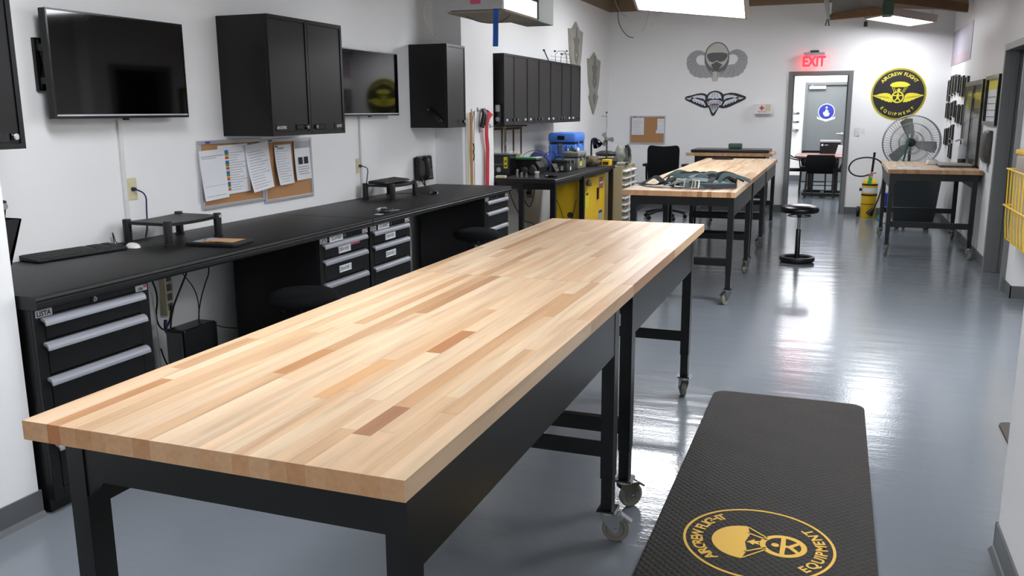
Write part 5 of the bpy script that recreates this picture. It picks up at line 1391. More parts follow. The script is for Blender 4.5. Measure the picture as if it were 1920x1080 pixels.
# --- rigger badge
C = Vector(bw(-1.826, 1.655))
def cr2(p): return cr(p, 480, 830)
t = thing('rigger_badge', 'black and white winged RIGGER badge on the back wall', 'wall decal', tuple(C))
MB().ext(cr2([(78, 763), (92, 742), (120, 733), (180, 722), (235, 705), (300, 697), (345, 705), (372, 722), (400, 690), (438, 674), (480, 667), (520, 674), (560, 692), (585, 716), (620, 705), (680, 695), (750, 703), (820, 725), (868, 745), (879, 763), (868, 782), (820, 808), (750, 840), (690, 870), (630, 892), (580, 898), (532, 885), (480, 985), (460, 997), (440, 985), (398, 885), (350, 892), (300, 880), (220, 845), (120, 800), (92, 785)]), C, BACKW, 0.001, 0.006).build('outline', 'decal_black', t)
MB().ext(cr2([(385, 772), (392, 735), (415, 708), (448, 690), (475, 686), (505, 692), (535, 708), (555, 735), (562, 770), (535, 764), (512, 776), (480, 766), (450, 776), (415, 766)]), C, BACKW, 0.006, 0.008).build('canopy', 'decal_white', t)
for s_ in ((430, 770, 452, 700), (522, 770, 498, 700), (472, 770, 472, 690)):
    MB().ext(cr2([(s_[0] - 2, s_[1]), (s_[0] + 2, s_[1]), (s_[2] + 2, s_[3]), (s_[2] - 2, s_[3])]), C, BACKW, 0.008, 0.0085).build('canopy_seam', 'decal_black', t)
MB().ext(cr2([(375, 812), (420, 792), (474, 785), (530, 792), (578, 812), (560, 855), (515, 842), (474, 836), (430, 842), (392, 855)]), C, BACKW, 0.006, 0.008).build('banner', 'decal_white', t)
MB().text('RIGGER', 0.062, tuple(C + Vector((-0.006, 0, -0.015))), BACKW, 0, d=0.0085, bold=0.012).build('lettering', 'decal_maroon', t)
for k in range(6):
    x0 = 410 + k * 26
    MB().ext(cr2([(x0 - 5, 850), (x0 + 5, 850), (463, 965), (459, 965)]), C, BACKW, 0.006, 0.008).build('suspension_line', 'decal_white', t)
for sgn in (-1, 1):
    def mir(p): return [(472 + sgn * (x - 472), y) for x, y in p]
    MB().ext(cr2(mir([(592, 760), (600, 735), (640, 722), (720, 728), (800, 758), (850, 764), (800, 782), (770, 775), (700, 755), (620, 770), (595, 790)])), C, BACKW, 0.006, 0.008).build('wing', 'decal_white', t)
    for k in range(5):
        x = 610 + k * 36; y = 838 - k * 13
        MB().ext(cr2(mir([(x - 26, y + 22), (x - 14, y + 30), (x + 30, y - 26), (x + 38, y - 46 + k * 2), (x + 4, y - 36 + k)])), C, BACKW, 0.006, 0.008).build('feather', 'decal_white', t)

# --- round black and yellow emblem
C = Vector(bw(0.785, 1.765))
KE = 0.000845
def ce(p): return [((x - 708) * KE, (560 - y) * KE) for x, y in p]
t = thing('round_emblem', 'round black and yellow AIRCREW FLIGHT EQUIPMENT emblem above the fan', 'wall decal', tuple(C))
MB().disc(0.372, C, BACKW, 0.001, 0.004, n=64).build('rim', 'yellow_decal', t)
MB().disc(0.36, C, BACKW, 0.004, 0.006, n=64).build('field', 'decal_black', t)
MB().ring(0.346, 0.352, C, BACKW, 0.006, 0.0065, n=64).build('inner_rim', 'yellow_decal', t)
MB().arctext('AIRCREW FLIGHT', 0.068, C, BACKW, 0.266, PI / 2, math.radians(108), 0, d=0.0075, bold=0.018).build('top_lettering', 'yellow_decal', t)
MB().arctext('EQUIPMENT', 0.06, C, BACKW, 0.305, -PI / 2, math.radians(100), 0, d=0.0075, bold=0.018, inward=True).build('bottom_lettering', 'yellow_decal', t)
MB().ext(ce([(560, 410), (600, 372), (660, 355), (720, 350), (785, 356), (835, 372), (886, 406), (840, 436), (780, 444), (720, 440), (660, 444), (602, 438)]), C, BACKW, 0.006, 0.008).build('canopy', 'yellow_decal', t)
for a, b in (((600, 440), (640, 535)), ((632, 445), (662, 525)), ((838, 440), (785, 535)), ((805, 445), (765, 525))):
    MB().ext(ce([(a[0] - 4, a[1]), (a[0] + 5, a[1]), (b[0] + 5, b[1]), (b[0] - 4, b[1])]), C, BACKW, 0.006, 0.008).build('suspension_line', 'yellow_decal', t)
MB().ext(ce([(708, 452), (718, 470), (745, 490), (740, 500), (722, 492), (730, 510), (712, 520), (690, 510), (698, 492), (672, 502), (676, 488), (700, 470)]), C, BACKW, 0.006, 0.008).build('figurine', 'yellow_decal', t)
MB().ring(78 * KE, 100 * KE, C, BACKW, 0.006, 0.009, n=36, cu=(698 - 708) * KE, cv=(560 - 610) * KE).build('wheel', 'yellow_decal', t)
m = MB().disc(18 * KE, C, BACKW, 0.006, 0.0085, n=14, cu=(700 - 708) * KE, cv=(560 - 560) * KE)
m.ext(ce([(610, 574), (788, 574), (788, 592), (720, 594), (718, 625), (752, 672), (740, 682), (700, 640), (655, 685), (642, 675), (680, 625), (680, 594), (610, 592)]), C, BACKW, 0.006, 0.0085)
m.build('spread_figure', 'yellow_decal', t)
for sgn in (-1, 1):
    def mir(p): return [(704 + sgn * (x - 704), y) for x, y in p]
    MB().ext(ce(mir([(806, 630), (808, 590), (830, 558), (875, 542), (930, 540), (1000, 552), (1050, 572), (1112, 580), (1080, 596), (1040, 610), (1015, 625), (980, 635), (960, 655), (920, 662), (900, 680), (865, 682), (850, 698), (820, 690), (808, 702), (782, 688), (800, 660)])), C, BACKW, 0.006, 0.008).build('wing', 'yellow_decal', t)
    for k in range(6):
        x = 830 + k * 34
        MB().ext(ce(mir([(x, 628 - k * 6), (x + 4, 632 - k * 6), (x + 52, 610 - k * 4), (x + 50, 606 - k * 4)])), C, BACKW, 0.008, 0.0085).build('feather_line', 'decal_black', t)

# --- first aid box, switch, exit sign, cork board
t = thing('first_aid_box', 'white first aid box with a red cross on the back wall', 'first aid box', bw(-1.09, 1.48))
MB().box(-1.222, -0.962, BW - 0.085, BW - 0.001, 1.487, 1.642).build('case', 'white_plastic', t, bevel=0.006)
o = (-1.112, BW - 0.085, 1.578)
MB().rect(-0.034, 0.034, -0.011, 0.011, o, BACKW, 0, 0.002).rect(-0.011, 0.011, 0.011, 0.034, o, BACKW, 0, 0.002).rect(-0.011, 0.011, -0.034, -0.011, o, BACKW, 0, 0.002).build('cross', 'red_cross', t)
MB().text('FIRST AID', 0.026, (-1.112, BW - 0.085, 1.512), BACKW, 0, d=0.001, bold=0.02).build('lettering', 'red_cross', t)
MB().rect(-1.06, -0.985, 1.53, 1.63, (0, BW - 0.085, 0), BACKW, 0, 0.002).build('sticker', 'ivory', t)
t = thing('light_switch', 'white double light switch right of the back doorway', 'switch', bw(0.262, 1.22))
MB().rect(0.225, 0.30, 1.165, 1.29, (0, BW, 0), BACKW, 0.0005, 0.008).build('plate', 'white_plastic', t, bevel=0.002)
for xx in (0.245, 0.28): MB().rect(xx - 0.008, xx + 0.008, 1.205, 1.25, (0, BW, 0), BACKW, 0.008, 0.014).build('rocker', 'paper', t)
single('wall_card', MB().rect(0.315, 0.37, 1.19, 1.27, (0, BW, 0), BACKW, 0.0005, 0.003), 'paper', 'small white card beside the light switch', 'card')
t = thing('exit_sign', 'red glowing EXIT sign above the back doorway', 'exit sign', bw(-0.4, 2.17))
MB().box(-0.46, -0.34, BW - 0.13, BW - 0.001, 2.37, 2.405).build('mount', 'steel_dark', t, bevel=0.004)
MB().box(-0.55, -0.245, BW - 0.15, BW - 0.09, 2.335, 2.375).build('housing', 'alu', t, bevel=0.008)
MB().rect(-0.52, -0.275, 2.165, 2.335, (0, BW - 0.12, 0), BACKW, -0.002, 0.002).build('panel', 'clear_panel', t)
MB().text('EXIT', 0.20, (-0.398, BW - 0.124, 2.18), BACKW, 0, d=0.0, bold=0.03, sx=0.78).build('lettering', 'exit_red', t)
corkboard('small aluminium framed cork board in the back left corner', bw(-3.165, 1.02), BACKW, 0.575, 0.445)
paper('white notice on the left of the back wall cork board', (-3.03, BW, 1.435), BACKW, 0.20, 0.27, lines=10, d=0.017, group='papers on the back wall board')
paper('white notice at the right edge of the back wall cork board', (-2.66, BW, 1.42), BACKW, 0.11, 0.21, lines=3, d=0.02, group='papers on the back wall board')
paper('tan card tucked behind the right notice on the back wall board', (-2.67, BW, 1.24), BACKW, 0.13, 0.05, lines=0, d=0.018, group='papers on the back wall board')

# pad, block and wedge on the far tables
m = MB().ext(rrect(1.10, 0.66, 0.04), (-1.44, 13.12, 0.9505), FLOORF, 0, 0.045)
single('padded_mat', m, 'leather_black', 'long black pad lying on the far work table', 'pad', bevel=0.015, smooth=40)
m = MB().ext(rrect(0.19, 0.13, 0.03), (-1.40, 13.2, 0.996), FLOORF, 0, 0.075)
single('pad_block', m, 'green_box', 'dark green foam block sitting on the long black pad', 'block', bevel=0.015, smooth=40)
m = MB().ext([(0, 0), (0.27, 0), (0.27, 0.012), (0.13, 0.022), (0.0, 0.012)], (-1.535, 11.74, 0.9175), (X3, Z3, -Y3), -0.06, 0.06)
single('black_wedge', m, 'black_plastic', 'flat black tray lying at the far end of the far table row', 'tray', bevel=0.004)

# ------------------------------------------------------------------ harness on the far table
ZT = 0.917
t = thing('parachute_harness', 'olive webbing harness with metal buckles heaped on the far table', 'harness', (-1.15, 7.5, ZT))
lump((-1.10, 7.60, ZT), (0.18, 0.10, 0.045), 53, 0.4, 3).build('pad', 'harness_dark', t, smooth=60)
lump((-0.93, 7.52, ZT), (0.10, 0.08, 0.03), 52, 0.4, 3).build('pad', 'harness_dark', t, smooth=60)
lump((-1.22, 7.42, ZT), (0.09, 0.07, 0.04), 51, 0.4, 3).build('pad', 'harness_dark', t, smooth=60)
H = lambda x, y, z: (x, y, ZT + z)
hr = random.Random(5)
def web(pts, w, mm, wd=Z3):
    MB().strip(pts, w, 0.007, wdir=wd, smooth=2).build('webbing', mm, t, smooth=50)
# straps along the front, each leaning its own way
web([H(-1.20, 7.22, .027), H(-1.1, 7.235, .034), H(-0.98, 7.25, .029), H(-0.86, 7.31, .026), H(-0.77, 7.38, .026)], 0.045, 'harness_olive', Vector((0, .5, .87)))
web([H(-1.30, 7.27, .03), H(-1.22, 7.27, .06), H(-1.14, 7.30, .075), H(-1.05, 7.34, .07), H(-0.92, 7.40, .05), H(-0.80, 7.46, .03)], 0.05, 'harness_pale', Vector((0, .9, .43)))
web([H(-1.05, 7.24, .024), H(-0.93, 7.25, .024), H(-0.82, 7.31, .024), H(-0.755, 7.38, .024), H(-0.77, 7.44, .024), H(-0.86, 7.46, .03)], 0.035, 'harness_dark', Vector((0, .3, .95)))
web([H(-1.34, 7.36, .05), H(-1.26, 7.33, .08), H(-1.18, 7.37, .10), H(-1.08, 7.43, .10), H(-0.98, 7.48, .07), H(-0.86, 7.52, .04)], 0.05, 'harness_olive', Vector((0, .8, .6)))
web([H(-1.16, 7.24, .05), H(-1.13, 7.33, .09), H(-1.10, 7.44, .11), H(-1.06, 7.55, .10)], 0.05, 'harness_pale', Vector((1, .1, .2)))
web([H(-0.99, 7.26, .02), H(-0.96, 7.36, .07), H(-0.95, 7.46, .085), H(-0.93, 7.58, .06)], 0.045, 'harness_dark', Vector((1, .1, .1)))
web([H(-1.27, 7.24, .02), H(-1.25, 7.33, .085), H(-1.22, 7.43, .10), H(-1.2, 7.55, .08)], 0.04, 'harness_dark', Vector((1, 0, .2)))
# loose ends on the left
web([H(-1.62, 7.58, .012), H(-1.56, 7.48, .014), H(-1.48, 7.38, .014), H(-1.40, 7.34, .02), H(-1.33, 7.30, .05)], 0.05, 'harness_dark', Vector((0.8, 0.6, 0)))
web([H(-1.56, 7.42, .02), H(-1.50, 7.44, .05), H(-1.44, 7.40, .09), H(-1.38, 7.34, .06), H(-1.32, 7.28, .03)], 0.045, 'harness_dark', Vector((0.3, 0.8, 0.4)).normalized())
web([H(-1.50, 7.33, .012), H(-1.42, 7.29, .012), H(-1.34, 7.27, .014), H(-1.27, 7.28, .03)], 0.03, 'badge_light', Vector((0.5, 0.85, 0)))
web([H(-1.42, 7.46, .02), H(-1.36, 7.40, .08), H(-1.28, 7.36, .12), H(-1.22, 7.42, .09)], 0.045, 'harness_olive', Vector((0.5, 0.6, 0.5)).normalized())
# crossing straps on top
for k in range(9):
    x = -1.30 + k * 0.055
    web([H(x - 0.05, 7.42 + hr.uniform(-.06, .06), .05), H(x, 7.46 + hr.uniform(-.06, .08), .105 + hr.uniform(0, .03)), H(x + 0.09, 7.5 + hr.uniform(-.05, .1), .10 + hr.uniform(-.02, .03)), H(x + 0.19, 7.52 + hr.uniform(-.08, .12), .05)], hr.choice((0.035, 0.045, 0.05)), hr.choice(('harness_dark', 'harness_olive', 'harness_dark')), Vector((hr.uniform(-.4, .4), 0.8, hr.uniform(0.1, 0.7))).normalized())
web([H(-1.02, 7.66, .03), H(-0.92, 7.66, .05), H(-0.84, 7.62, .04), H(-0.78, 7.58, .03)], 0.045, 'harness_dark')
MB().tube([H(-1.24, 7.205, .022), H(-1.165, 7.20, .018), H(-1.155, 7.205, .075), H(-1.22, 7.205, .085)], 0.008, closed=True, n=6).build('d_ring', 'harness_buckle', t, smooth=50)
MB().tube([H(-1.10, 7.205, .012), H(-1.045, 7.205, .012), H(-1.04, 7.21, .07), H(-1.09, 7.21, .075)], 0.008, closed=True, n=6).tube([H(-1.075, 7.205, .012), H(-1.07, 7.21, .073)], 0.007, n=6).build('buckle', 'harness_buckle', t, smooth=50)
MB().rect(-1.14, -1.12, 7.2, 7.26, (0, 0, ZT + 0.09), FLOORF, 0, 0.006).build('tab', 'harness_dark', t)

# ================================================================== far room
for k, z in enumerate((1.545, 1.36, 1.185)):
    t = thing('wall_dispenser', '%s of three white domed dispensers on the wall beyond the doorway' % ('uppermost', 'middle', 'lowest')[k], 'dispenser', (-0.865, 20.19, z - 0.08), 'white dispensers in the far room')
    MB().ext(rrect(0.15, 0.16, 0.05), (-0.865, 20.2, z), BACKW, 0, 0.09).build('cover', 'white_plastic', t, bevel=0.025, smooth=40)
    MB().rect(-0.03, 0.03, -0.085, -0.06, (-0.845, 20.2, z), BACKW, 0.02, 0.1).build('outlet', 'dark_rubber', t)
t = thing('side_cabinet', 'tan low cabinet seen past the left door jamb', 'cabinet', (-1.15, 19.6, 0))
MB().box(-1.5, -0.965, 19.5, 20.18, 0.0, 0.70).build('body', 'tan_steel', t, bevel=0.004)
MB().rect(-1.25, -0.975, 0.05, 0.34, (0, 19.5, 0), BACKW, 0, 0.015).rect(-1.25, -0.975, 0.36, 0.68, (0, 19.5, 0), BACKW, 0, 0.015).build('door', 'tan_steel', t)
t = thing('coffee_maker', 'black coffee maker on the tan cabinet past the door jamb', 'appliance', (-1.05, 19.65, 0.70))
MB().box(-1.18, -0.975, 19.55, 19.85, 0.70, 0.93).build('body', 'black_gloss', t, bevel=0.01)
MB().rect(-1.16, -0.99, 0.74, 0.84, (0, 19.55, 0), BACKW, 0, 0.01).build('front', 'steel_dark', t)
t = thing('meeting_table', 'brown meeting table in the room beyond the doorway', 'table', (-0.27, 16.95, 0))
MB().ext([(-0.70, 16.45), (-0.55, 16.3), (0.1, 16.3), (0.28, 16.45), (0.28, 17.45), (0.1, 17.6), (-0.55, 17.6), (-0.70, 17.45)], (0, 0, 0.712), FLOORF, 0, 0.028).build('top', 'mahogany', t, bevel=0.004)
for xx in (-0.42, 0.0): MB().box(xx - 0.05, xx + 0.05, 16.9, 17.0, 0.06, 0.712).build('post', 'black_steel', t)
for yy in (16.6, 17.3): MB().box(-0.55, 0.13, yy - 0.03, yy + 0.03, 0.02, 0.07).build('foot_bar', 'black_steel', t, bevel=0.004)
MB().box(-0.24, -0.18, 16.6, 17.3, 0.03, 0.06).build('foot_bar', 'black_steel', t)
MB().box(-0.42, 0.0, 16.92, 16.98, 0.62, 0.70).build('stretcher', 'black_steel', t)
def meeting_chair(label, x, y, rz):
    """black stacking chair; local +y is the way it faces"""
    t = thing('meeting_chair', label, 'chair', (x, y, 0), 'black chairs around the meeting table', rz)
    L = dict(local=True)
    MB().ext(rrect(0.46, 0.44, 0.05), (0, 0, 0.44), FLOORF, 0, 0.035).build('seat', 'fabric_black', t, bevel=0.012, smooth=40, **L)
    MB().ext([(-0.21, 0.46), (0.21, 0.46), (0.245, 0.56), (0.245, 0.72), (0.225, 0.77), (-0.225, 0.77), (-0.245, 0.72), (-0.245, 0.56)], (0, -0.22, 0), (X3, Z3, -Y3), -0.015, 0.02).build('backrest', 'fabric_black', t, bevel=0.012, smooth=40, **L)
    for s_ in (-1, 1):
        MB().tube([(s_ * 0.225, 0.2, 0.45), (s_ * 0.235, 0.24, 0.0)], 0.012).build('leg', 'black_steel', t, smooth=50, **L)
        MB().tube([(s_ * 0.225, -0.2, 0.45), (s_ * 0.235, -0.26, 0.0)], 0.012).build('leg', 'black_steel', t, smooth=50, **L)
        MB().tube([(s_ * 0.225, -0.21, 0.72), (s_ * 0.27, -0.12, 0.66), (s_ * 0.27, 0.1, 0.645), (s_ * 0.235, 0.18, 0.45)], 0.012, smooth=1).build('arm', 'black_steel', t, smooth=50, **L)
    MB().cyl((-0.23, 0.22, 0.2), (0.23, 0.22, 0.2), 0.008, n=6).build('stretcher', 'black_steel', t, **L)
    return t
mc = meeting_chair('black chair at the meeting table with its back to the doorway', -0.255, 16.5, 0)
copy_thing(mc, (-0.62, 17.0, 0), -PI / 2, 'black chair on the left side of the meeting table')
copy_thing(mc, (0.24, 17.0, 0), PI / 2, 'black chair on the right side of the meeting table')
copy_thing(mc, (-0.40, 17.75, 0), PI, 'black chair on the far side of the meeting table')
t = thing('printer_box', 'black and grey printer box standing on the meeting table', 'box', (-0.12, 17.4, 0.74))
MB().box(-0.30, 0.06, 17.35, 17.62, 0.741, 0.95).build('carton', 'black_gloss', t)
MB().box(-0.302, 0.062, 17.348, 17.622, 0.95, 0.985).build('lid', 'badge_grey', t)
MB().disc(0.02, (-0.26, 17.35, 0.90), BACKW, 0, 0.002).rect(-0.22, -0.16, 0.895, 0.905, (0, 17.35, 0), BACKW, 0, 0.002).build('print', 'white_plastic', t)
single('table_sign', MB().ext([(-0.02, 0.741), (0.13, 0.741), (0.12, 0.90), (0.02, 0.91)], (0, 17.25, 0), BACKW, 0, 0.01), 'paper', 'white sign card leaning before the printer box', 'sign')

# ================================================================== right side
# drum fan
FX, FY, FZ, FR = 0.955, 13.25, 1.10, 0.365
t = thing('drum_fan', 'large wire guarded pedestal fan below the round emblem', 'fan', (FX, FY, 0))
g = MB()
for y in (FY - 0.09, FY + 0.07):
    for r in (FR, FR * 0.72, FR * 0.42):
        g.tube([(FX + r * math.cos(2 * PI * k / 40), y + (0 if r == FR else (-0.03 if y < FY else 0.02)), FZ + r * math.sin(2 * PI * k / 40)) for k in range(40)], 0.004 if r < FR else 0.007, n=5, closed=True)
    for k in range(60):
        a = 2 * PI * k / 60
        g.tube([(FX + FR * math.cos(a), y, FZ + FR * math.sin(a)), (FX + FR * 0.6 * math.cos(a + 0.08), y + (-0.03 if y < FY else 0.02), FZ + FR * 0.6 * math.sin(a + 0.08)), (FX + 0.06 * math.cos(a + 0.2), y + (-0.03 if y < FY else 0.02), FZ + 0.06 * math.sin(a + 0.2))], 0.0026, n=4)
o = g.build('wire_guard', 'fan_steel', t); o['kind'] = 'stuff'
MB().ring(FR - 0.006, FR, (FX, FY, FZ), BACKW, -0.07, 0.09, n=40).build('drum', 'fan_steel', t, smooth=40)
for k, a in enumerate((1.85, -0.2, 3.95)):
    u = Vector((math.cos(a), 0, math.sin(a))); v = Vector((-math.sin(a), 0.55, math.cos(a))).normalized()
    MB().ext([(0.03, -0.03), (0.12, -0.075), (0.32, -0.09), (0.335, 0.0), (0.31, 0.09), (0.12, 0.05), (0.03, 0.03)], (FX, FY, FZ), (u, v, u.cross(v)), -0.002, 0.002).build('blade', 'fan_blade', t)
MB().lathe([(0, -0.06), (0.05, -0.05), (0.06, 0), (0.06, 0.12), (0.04, 0.16), (0, 0.165)], (FX, FY, FZ), Y3, 20).build('motor', 'steel_dark', t, smooth=40)
MB().cyl((FX, FY + 0.12, 0.04), (FX, FY + 0.12, FZ), 0.02).build('post', 'black_steel', t, smooth=40)
MB().lathe([(0, 0), (0.2, 0), (0.2, 0.02), (0.04, 0.05), (0, 0.05)], (FX, FY + 0.12, 0), n=28).build('base', 'black_steel', t, smooth=40)
MB().tube([(FX - 0.1, FY - 0.13, FZ - 0.34), (FX - 0.07, FY - 0.135, FZ - 0.12), (FX - 0.035, FY - 0.135, FZ + 0.07)], 0.012).tube([(FX - 0.035, FY - 0.135, FZ + 0.07), (FX - 0.028, FY - 0.135, FZ + 0.12)], 0.011, m=1).build('tie_strap', ['fan_green', 'white_plastic'], t, smooth=50)
# rolling bin
t = thing('rolling_bin', 'dark grey rolling waste bin behind the right table', 'bin', (1.02, 12.55, 0))
vs = []
for z, ins in ((0.07, 0.06), (0.74, 0.0)):
    vs += [(0.70 + ins, 12.42 + ins * .5, z), (1.30 - ins, 12.42 + ins * .5, z), (1.30 - ins, 12.95 - ins, z), (0.70 + ins, 12.95 - ins, z)]
MB().add(vs, [(3, 2, 1, 0), (4, 5, 6, 7)] + [(i, (i + 1) % 4, 4 + (i + 1) % 4, 4 + i) for i in range(4)]).build('tub', 'bin_dark', t, bevel=0.02, smooth=40)
MB().box(0.685, 1.315, 12.405, 12.965, 0.735, 0.77).build('lid', 'black_plastic', t, bevel=0.01)
for (x, y) in ((0.82, 12.5), (1.18, 12.5), (0.82, 12.85), (1.18, 12.85)):
    MB().lathe([(0, -0.015), (0.034, -0.015), (0.035, 0), (0.034, 0.015), (0, 0.015)], (x, y, 0.035), X3, 16).build('wheel', 'black_plastic', t, smooth=40)
t = thing('blue_tub', 'blue tub with white base beside the rolling bin', 'tub', (0.76, 13.05, 0.0))
MB().box(0.655, 0.86, 12.985, 13.12, 0.15, 0.42).build('tub', 'bin_blue', t, bevel=0.015)
MB().box(0.665, 0.85, 12.99, 13.115, 0.0, 0.15).build('base', 'white_plastic', t, bevel=0.01)
single('teal_pad', MB().ext([(0.61, 13.3), (0.74, 13.28), (0.74, 13.9), (0.61, 13.92)], (0, 0, 0.0005), FLOORF, 0, 0.012), 'teal_mat', 'teal pad on the floor behind the yellow extinguisher', 'mat')
# yellow wheeled extinguisher
ex, ey = 0.487, 13.72
t = thing('fire_extinguisher', 'tall yellow fire extinguisher on wheels beside the back doorway', 'extinguisher', (ex, ey, 0))
MB().lathe([(0, 0.0), (0.10, 0.0), (0.106, 0.01), (0.106, 0.47), (0.098, 0.51), (0.07, 0.545), (0.03, 0.56), (0.025, 0.59), (0, 0.59)], (ex, ey, 0.0), n=32).build('cylinder', 'yellow_paint', t, smooth=40)
for z in (0.19, 0.315, 0.465): 
    MB().lathe([(0.107, z), (0.109, z), (0.109, z + (0.025 if z > 0.25 else 0.008)), (0.107, z + (0.025 if z > 0.25 else 0.008))], (ex, ey, 0), n=32).build('band', 'ink_dark', t, smooth=40)
MB().lathe([(0.107, 0.36), (0.1085, 0.36), (0.1085, 0.43), (0.107, 0.43)], (ex, ey, 0), n=32).build('label', 'paper', t, smooth=40)
MB().ext([(-0.035, 0.5), (0.02, 0.48), (0.035, 0.57), (-0.01, 0.6)], (ex - 0.01, ey - 0.112, 0), BACKW, 0, 0.003).build('tag', 'tag_green', t)
MB().box(ex - 0.03, ex + 0.03, ey - 0.02, ey + 0.02, 0.59, 0.63).build('valve', 'zinc', t, bevel=0.006)
MB().tube([(ex - 0.01, ey, 0.62), (ex + 0.05, ey, 0.645), (ex + 0.075, ey, 0.64)], 0.008).tube([(ex, ey, 0.63), (ex + 0.02, ey, 0.68)], 0.008).build('lever', 'red_cross', t, smooth=50)
MB().tube([(ex + 0.015, ey, 0.66), (ex + 0.03, ey, 0.94)], 0.016).build('handle', 'black_plastic', t, smooth=50)
MB().tube([(ex - 0.02, ey - 0.01, 0.62), (ex - 0.12, ey - 0.02, 0.585), (ex - 0.25, ey - 0.02, 0.61), (ex - 0.32, ey - 0.02, 0.70), (ex - 0.26, ey - 0.02, 0.82), (ex - 0.12, ey - 0.02, 0.87), (ex + 0.04, ey - 0.02, 0.86), (ex + 0.16, ey - 0.02, 0.78), (ex + 0.17, ey - 0.06, 0.5), (ex + 0.12, ey - 0.1, 0.25), (ex + 0.06, ey - 0.14, 0.13)], 0.011, smooth=3).build('hose', 'cable_black', t, smooth=60)
MB().lathe([(0.016, 0), (0.05, 0.09), (0.052, 0.12), (0.0, 0.12)], (ex + 0.07, ey - 0.14, 0.15), Vector((-0.45, -0.2, -0.75)), 18).build('horn', 'black_plastic', t, smooth=40)
MB().lathe([(0, -0.02), (0.07, -0.02), (0.075, 0), (0.07, 0.02), (0, 0.02)], (ex - 0.135, ey + 0.05, 0.075), X3, 22).build('wheel', 'black_plastic', t, smooth=40)
MB().box(ex - 0.14, ex - 0.1, ey - 0.03, ey + 0.01, 0.38, 0.42).build('clamp', 'black_plastic', t, bevel=0.004)
# on the right table
ZR = 0.93
single('paper_sheet', MB().ext([(0.62, 10.2), (0.83, 10.17), (0.86, 10.42), (0.65, 10.45)], (0, 0, ZR), FLOORF, 0.0005, 0.0015), 'paper', 'white paper lying on the small right table', 'paper')
t = thing('label_printer', 'small white device on the small right table', 'device', (1.06, 11.0, ZR))
MB().ext([(0, 0), (0.13, 0), (0.12, 0.05), (0.02, 0.055)], (0.97, 10.98, ZR + 0.0005), (X3, Z3, Y3), 0, 0.14).build('body', 'white_plastic', t, bevel=0.01, smooth=40)
MB().rect(0.99, 1.07, 11.0, 11.09, (0, 0, ZR + 0.055), FLOORF, 0, 0.003).build('top', 'badge_grey', t)
t = thing('laptop', 'closed silver laptop at the wall side of the small right table', 'laptop', (1.24, 10.8, ZR))
MB().ext(rrect(0.33, 0.40, 0.02, cx=1.225, cy=10.72), (0, 0, ZR + 0.001), FLOORF, 0.0, 0.018).build('base', 'steel_dark', t, bevel=0.003)
MB().ext(rrect(0.33, 0.40, 0.02, cx=1.225, cy=10.72), (0, 0, ZR + 0.019), FLOORF, 0.0, 0.012).build('lid', 'laptop_silver', t, bevel=0.003)
t = thing('gel_bottle', 'clear pump bottle at the wall end of the small right table', 'bottle', (1.335, 11.05, ZR))
MB().lathe([(0, 0), (0.04, 0), (0.042, 0.02), (0.042, 0.07), (0, 0.07)], (1.335, 11.08, ZR), n=20).build('stand', 'steel_dark', t, smooth=40)
MB().lathe([(0, 0.07), (0.045, 0.07), (0.047, 0.1), (0.045, 0.2), (0.02, 0.235), (0.015, 0.25), (0, 0.25)], (1.335, 11.08, ZR), n=20).build('bottle', 'gel', t, smooth=40)
MB().cyl((1.335, 11.08, ZR + 0.25), (1.335, 11.08, ZR + 0.28), 0.018).tube([(1.345, 11.08, ZR + 0.285), (1.305, 11.08, ZR + 0.285), (1.25, 11.05, ZR + 0.265)], 0.01, smooth=1).build('pump', 'white_plastic', t, smooth=40)
# right wall frames
def picture(label, y, z, w=0.2, h=0.27, g='small black picture frames on the right wall'):
    t = thing('picture_frame', label, 'picture', (XR, y, z - h / 2), g)
    f_ = 0.014
    O = (XR, y, z)
    MB().rect(-w / 2 + f_, w / 2 - f_, -h / 2 + f_, h / 2 - f_, O, RIGHTW, 0.004, 0.014).build('photo', 'laptop_silver', t)
    b = MB()
    b.rect(-w / 2, w / 2, h / 2 - f_, h / 2, O, RIGHTW, 0.001, 0.028).rect(-w / 2, w / 2, -h / 2, -h / 2 + f_, O, RIGHTW, 0.001, 0.028).rect(-w / 2, -w / 2 + f_, -h / 2 + f_, h / 2 - f_, O, RIGHTW, 0.001, 0.028).rect(w / 2 - f_, w / 2, -h / 2 + f_, h / 2 - f_, O, RIGHTW, 0.001, 0.028)
    b.build('frame', 'black_gloss', t)
for k, (row, names) in enumerate((
    ((('top', [(13.85, 1.80, .30), (13.55, 1.86, .27), (13.25, 1.87, .26), (12.93, 1.87, .23), (12.45, 1.83, .26), (12.02, 1.81, .26)])), 0),
    ((('second', [(13.85, 1.53, .22), (13.45, 1.52, .24), (13.1, 1.55, .22), (12.66, 1.49, .24), (12.28, 1.48, .25)])), 0),
    ((('third', [(13.75, 1.17, .23), (13.32, 1.18, .26), (13.06, 1.25, .20)])), 0),
    ((('lowest', [(13.1, 1.0, .2)])), 0))):
    rn, L_ = row
    ords = ['nearest the back corner', 'second from the back corner', 'third from the back corner', 'fourth from the back corner', 'fifth from the back corner', 'nearest the display case']
    for i, (y, z, h) in enumerate(L_):
        lab = 'small black picture frame in the %s row, %s' % (rn, ords[i]) if rn != 'lowest' else 'single lowest small black picture frame above the table end'
        picture(lab, y, z, 0.22, h)
t = thing('display_case', 'tall dark framed glass display case on the right wall', 'display case', (XR, 11.23, 0.95))
cy0, cy1, cz0, cz1 = 10.5, 11.88, 0.95, 1.86
MB().box(XR - 0.015, XR - 0.001, cy0, cy1, cz0, cz1).build('back', 'laptop_silver', t)
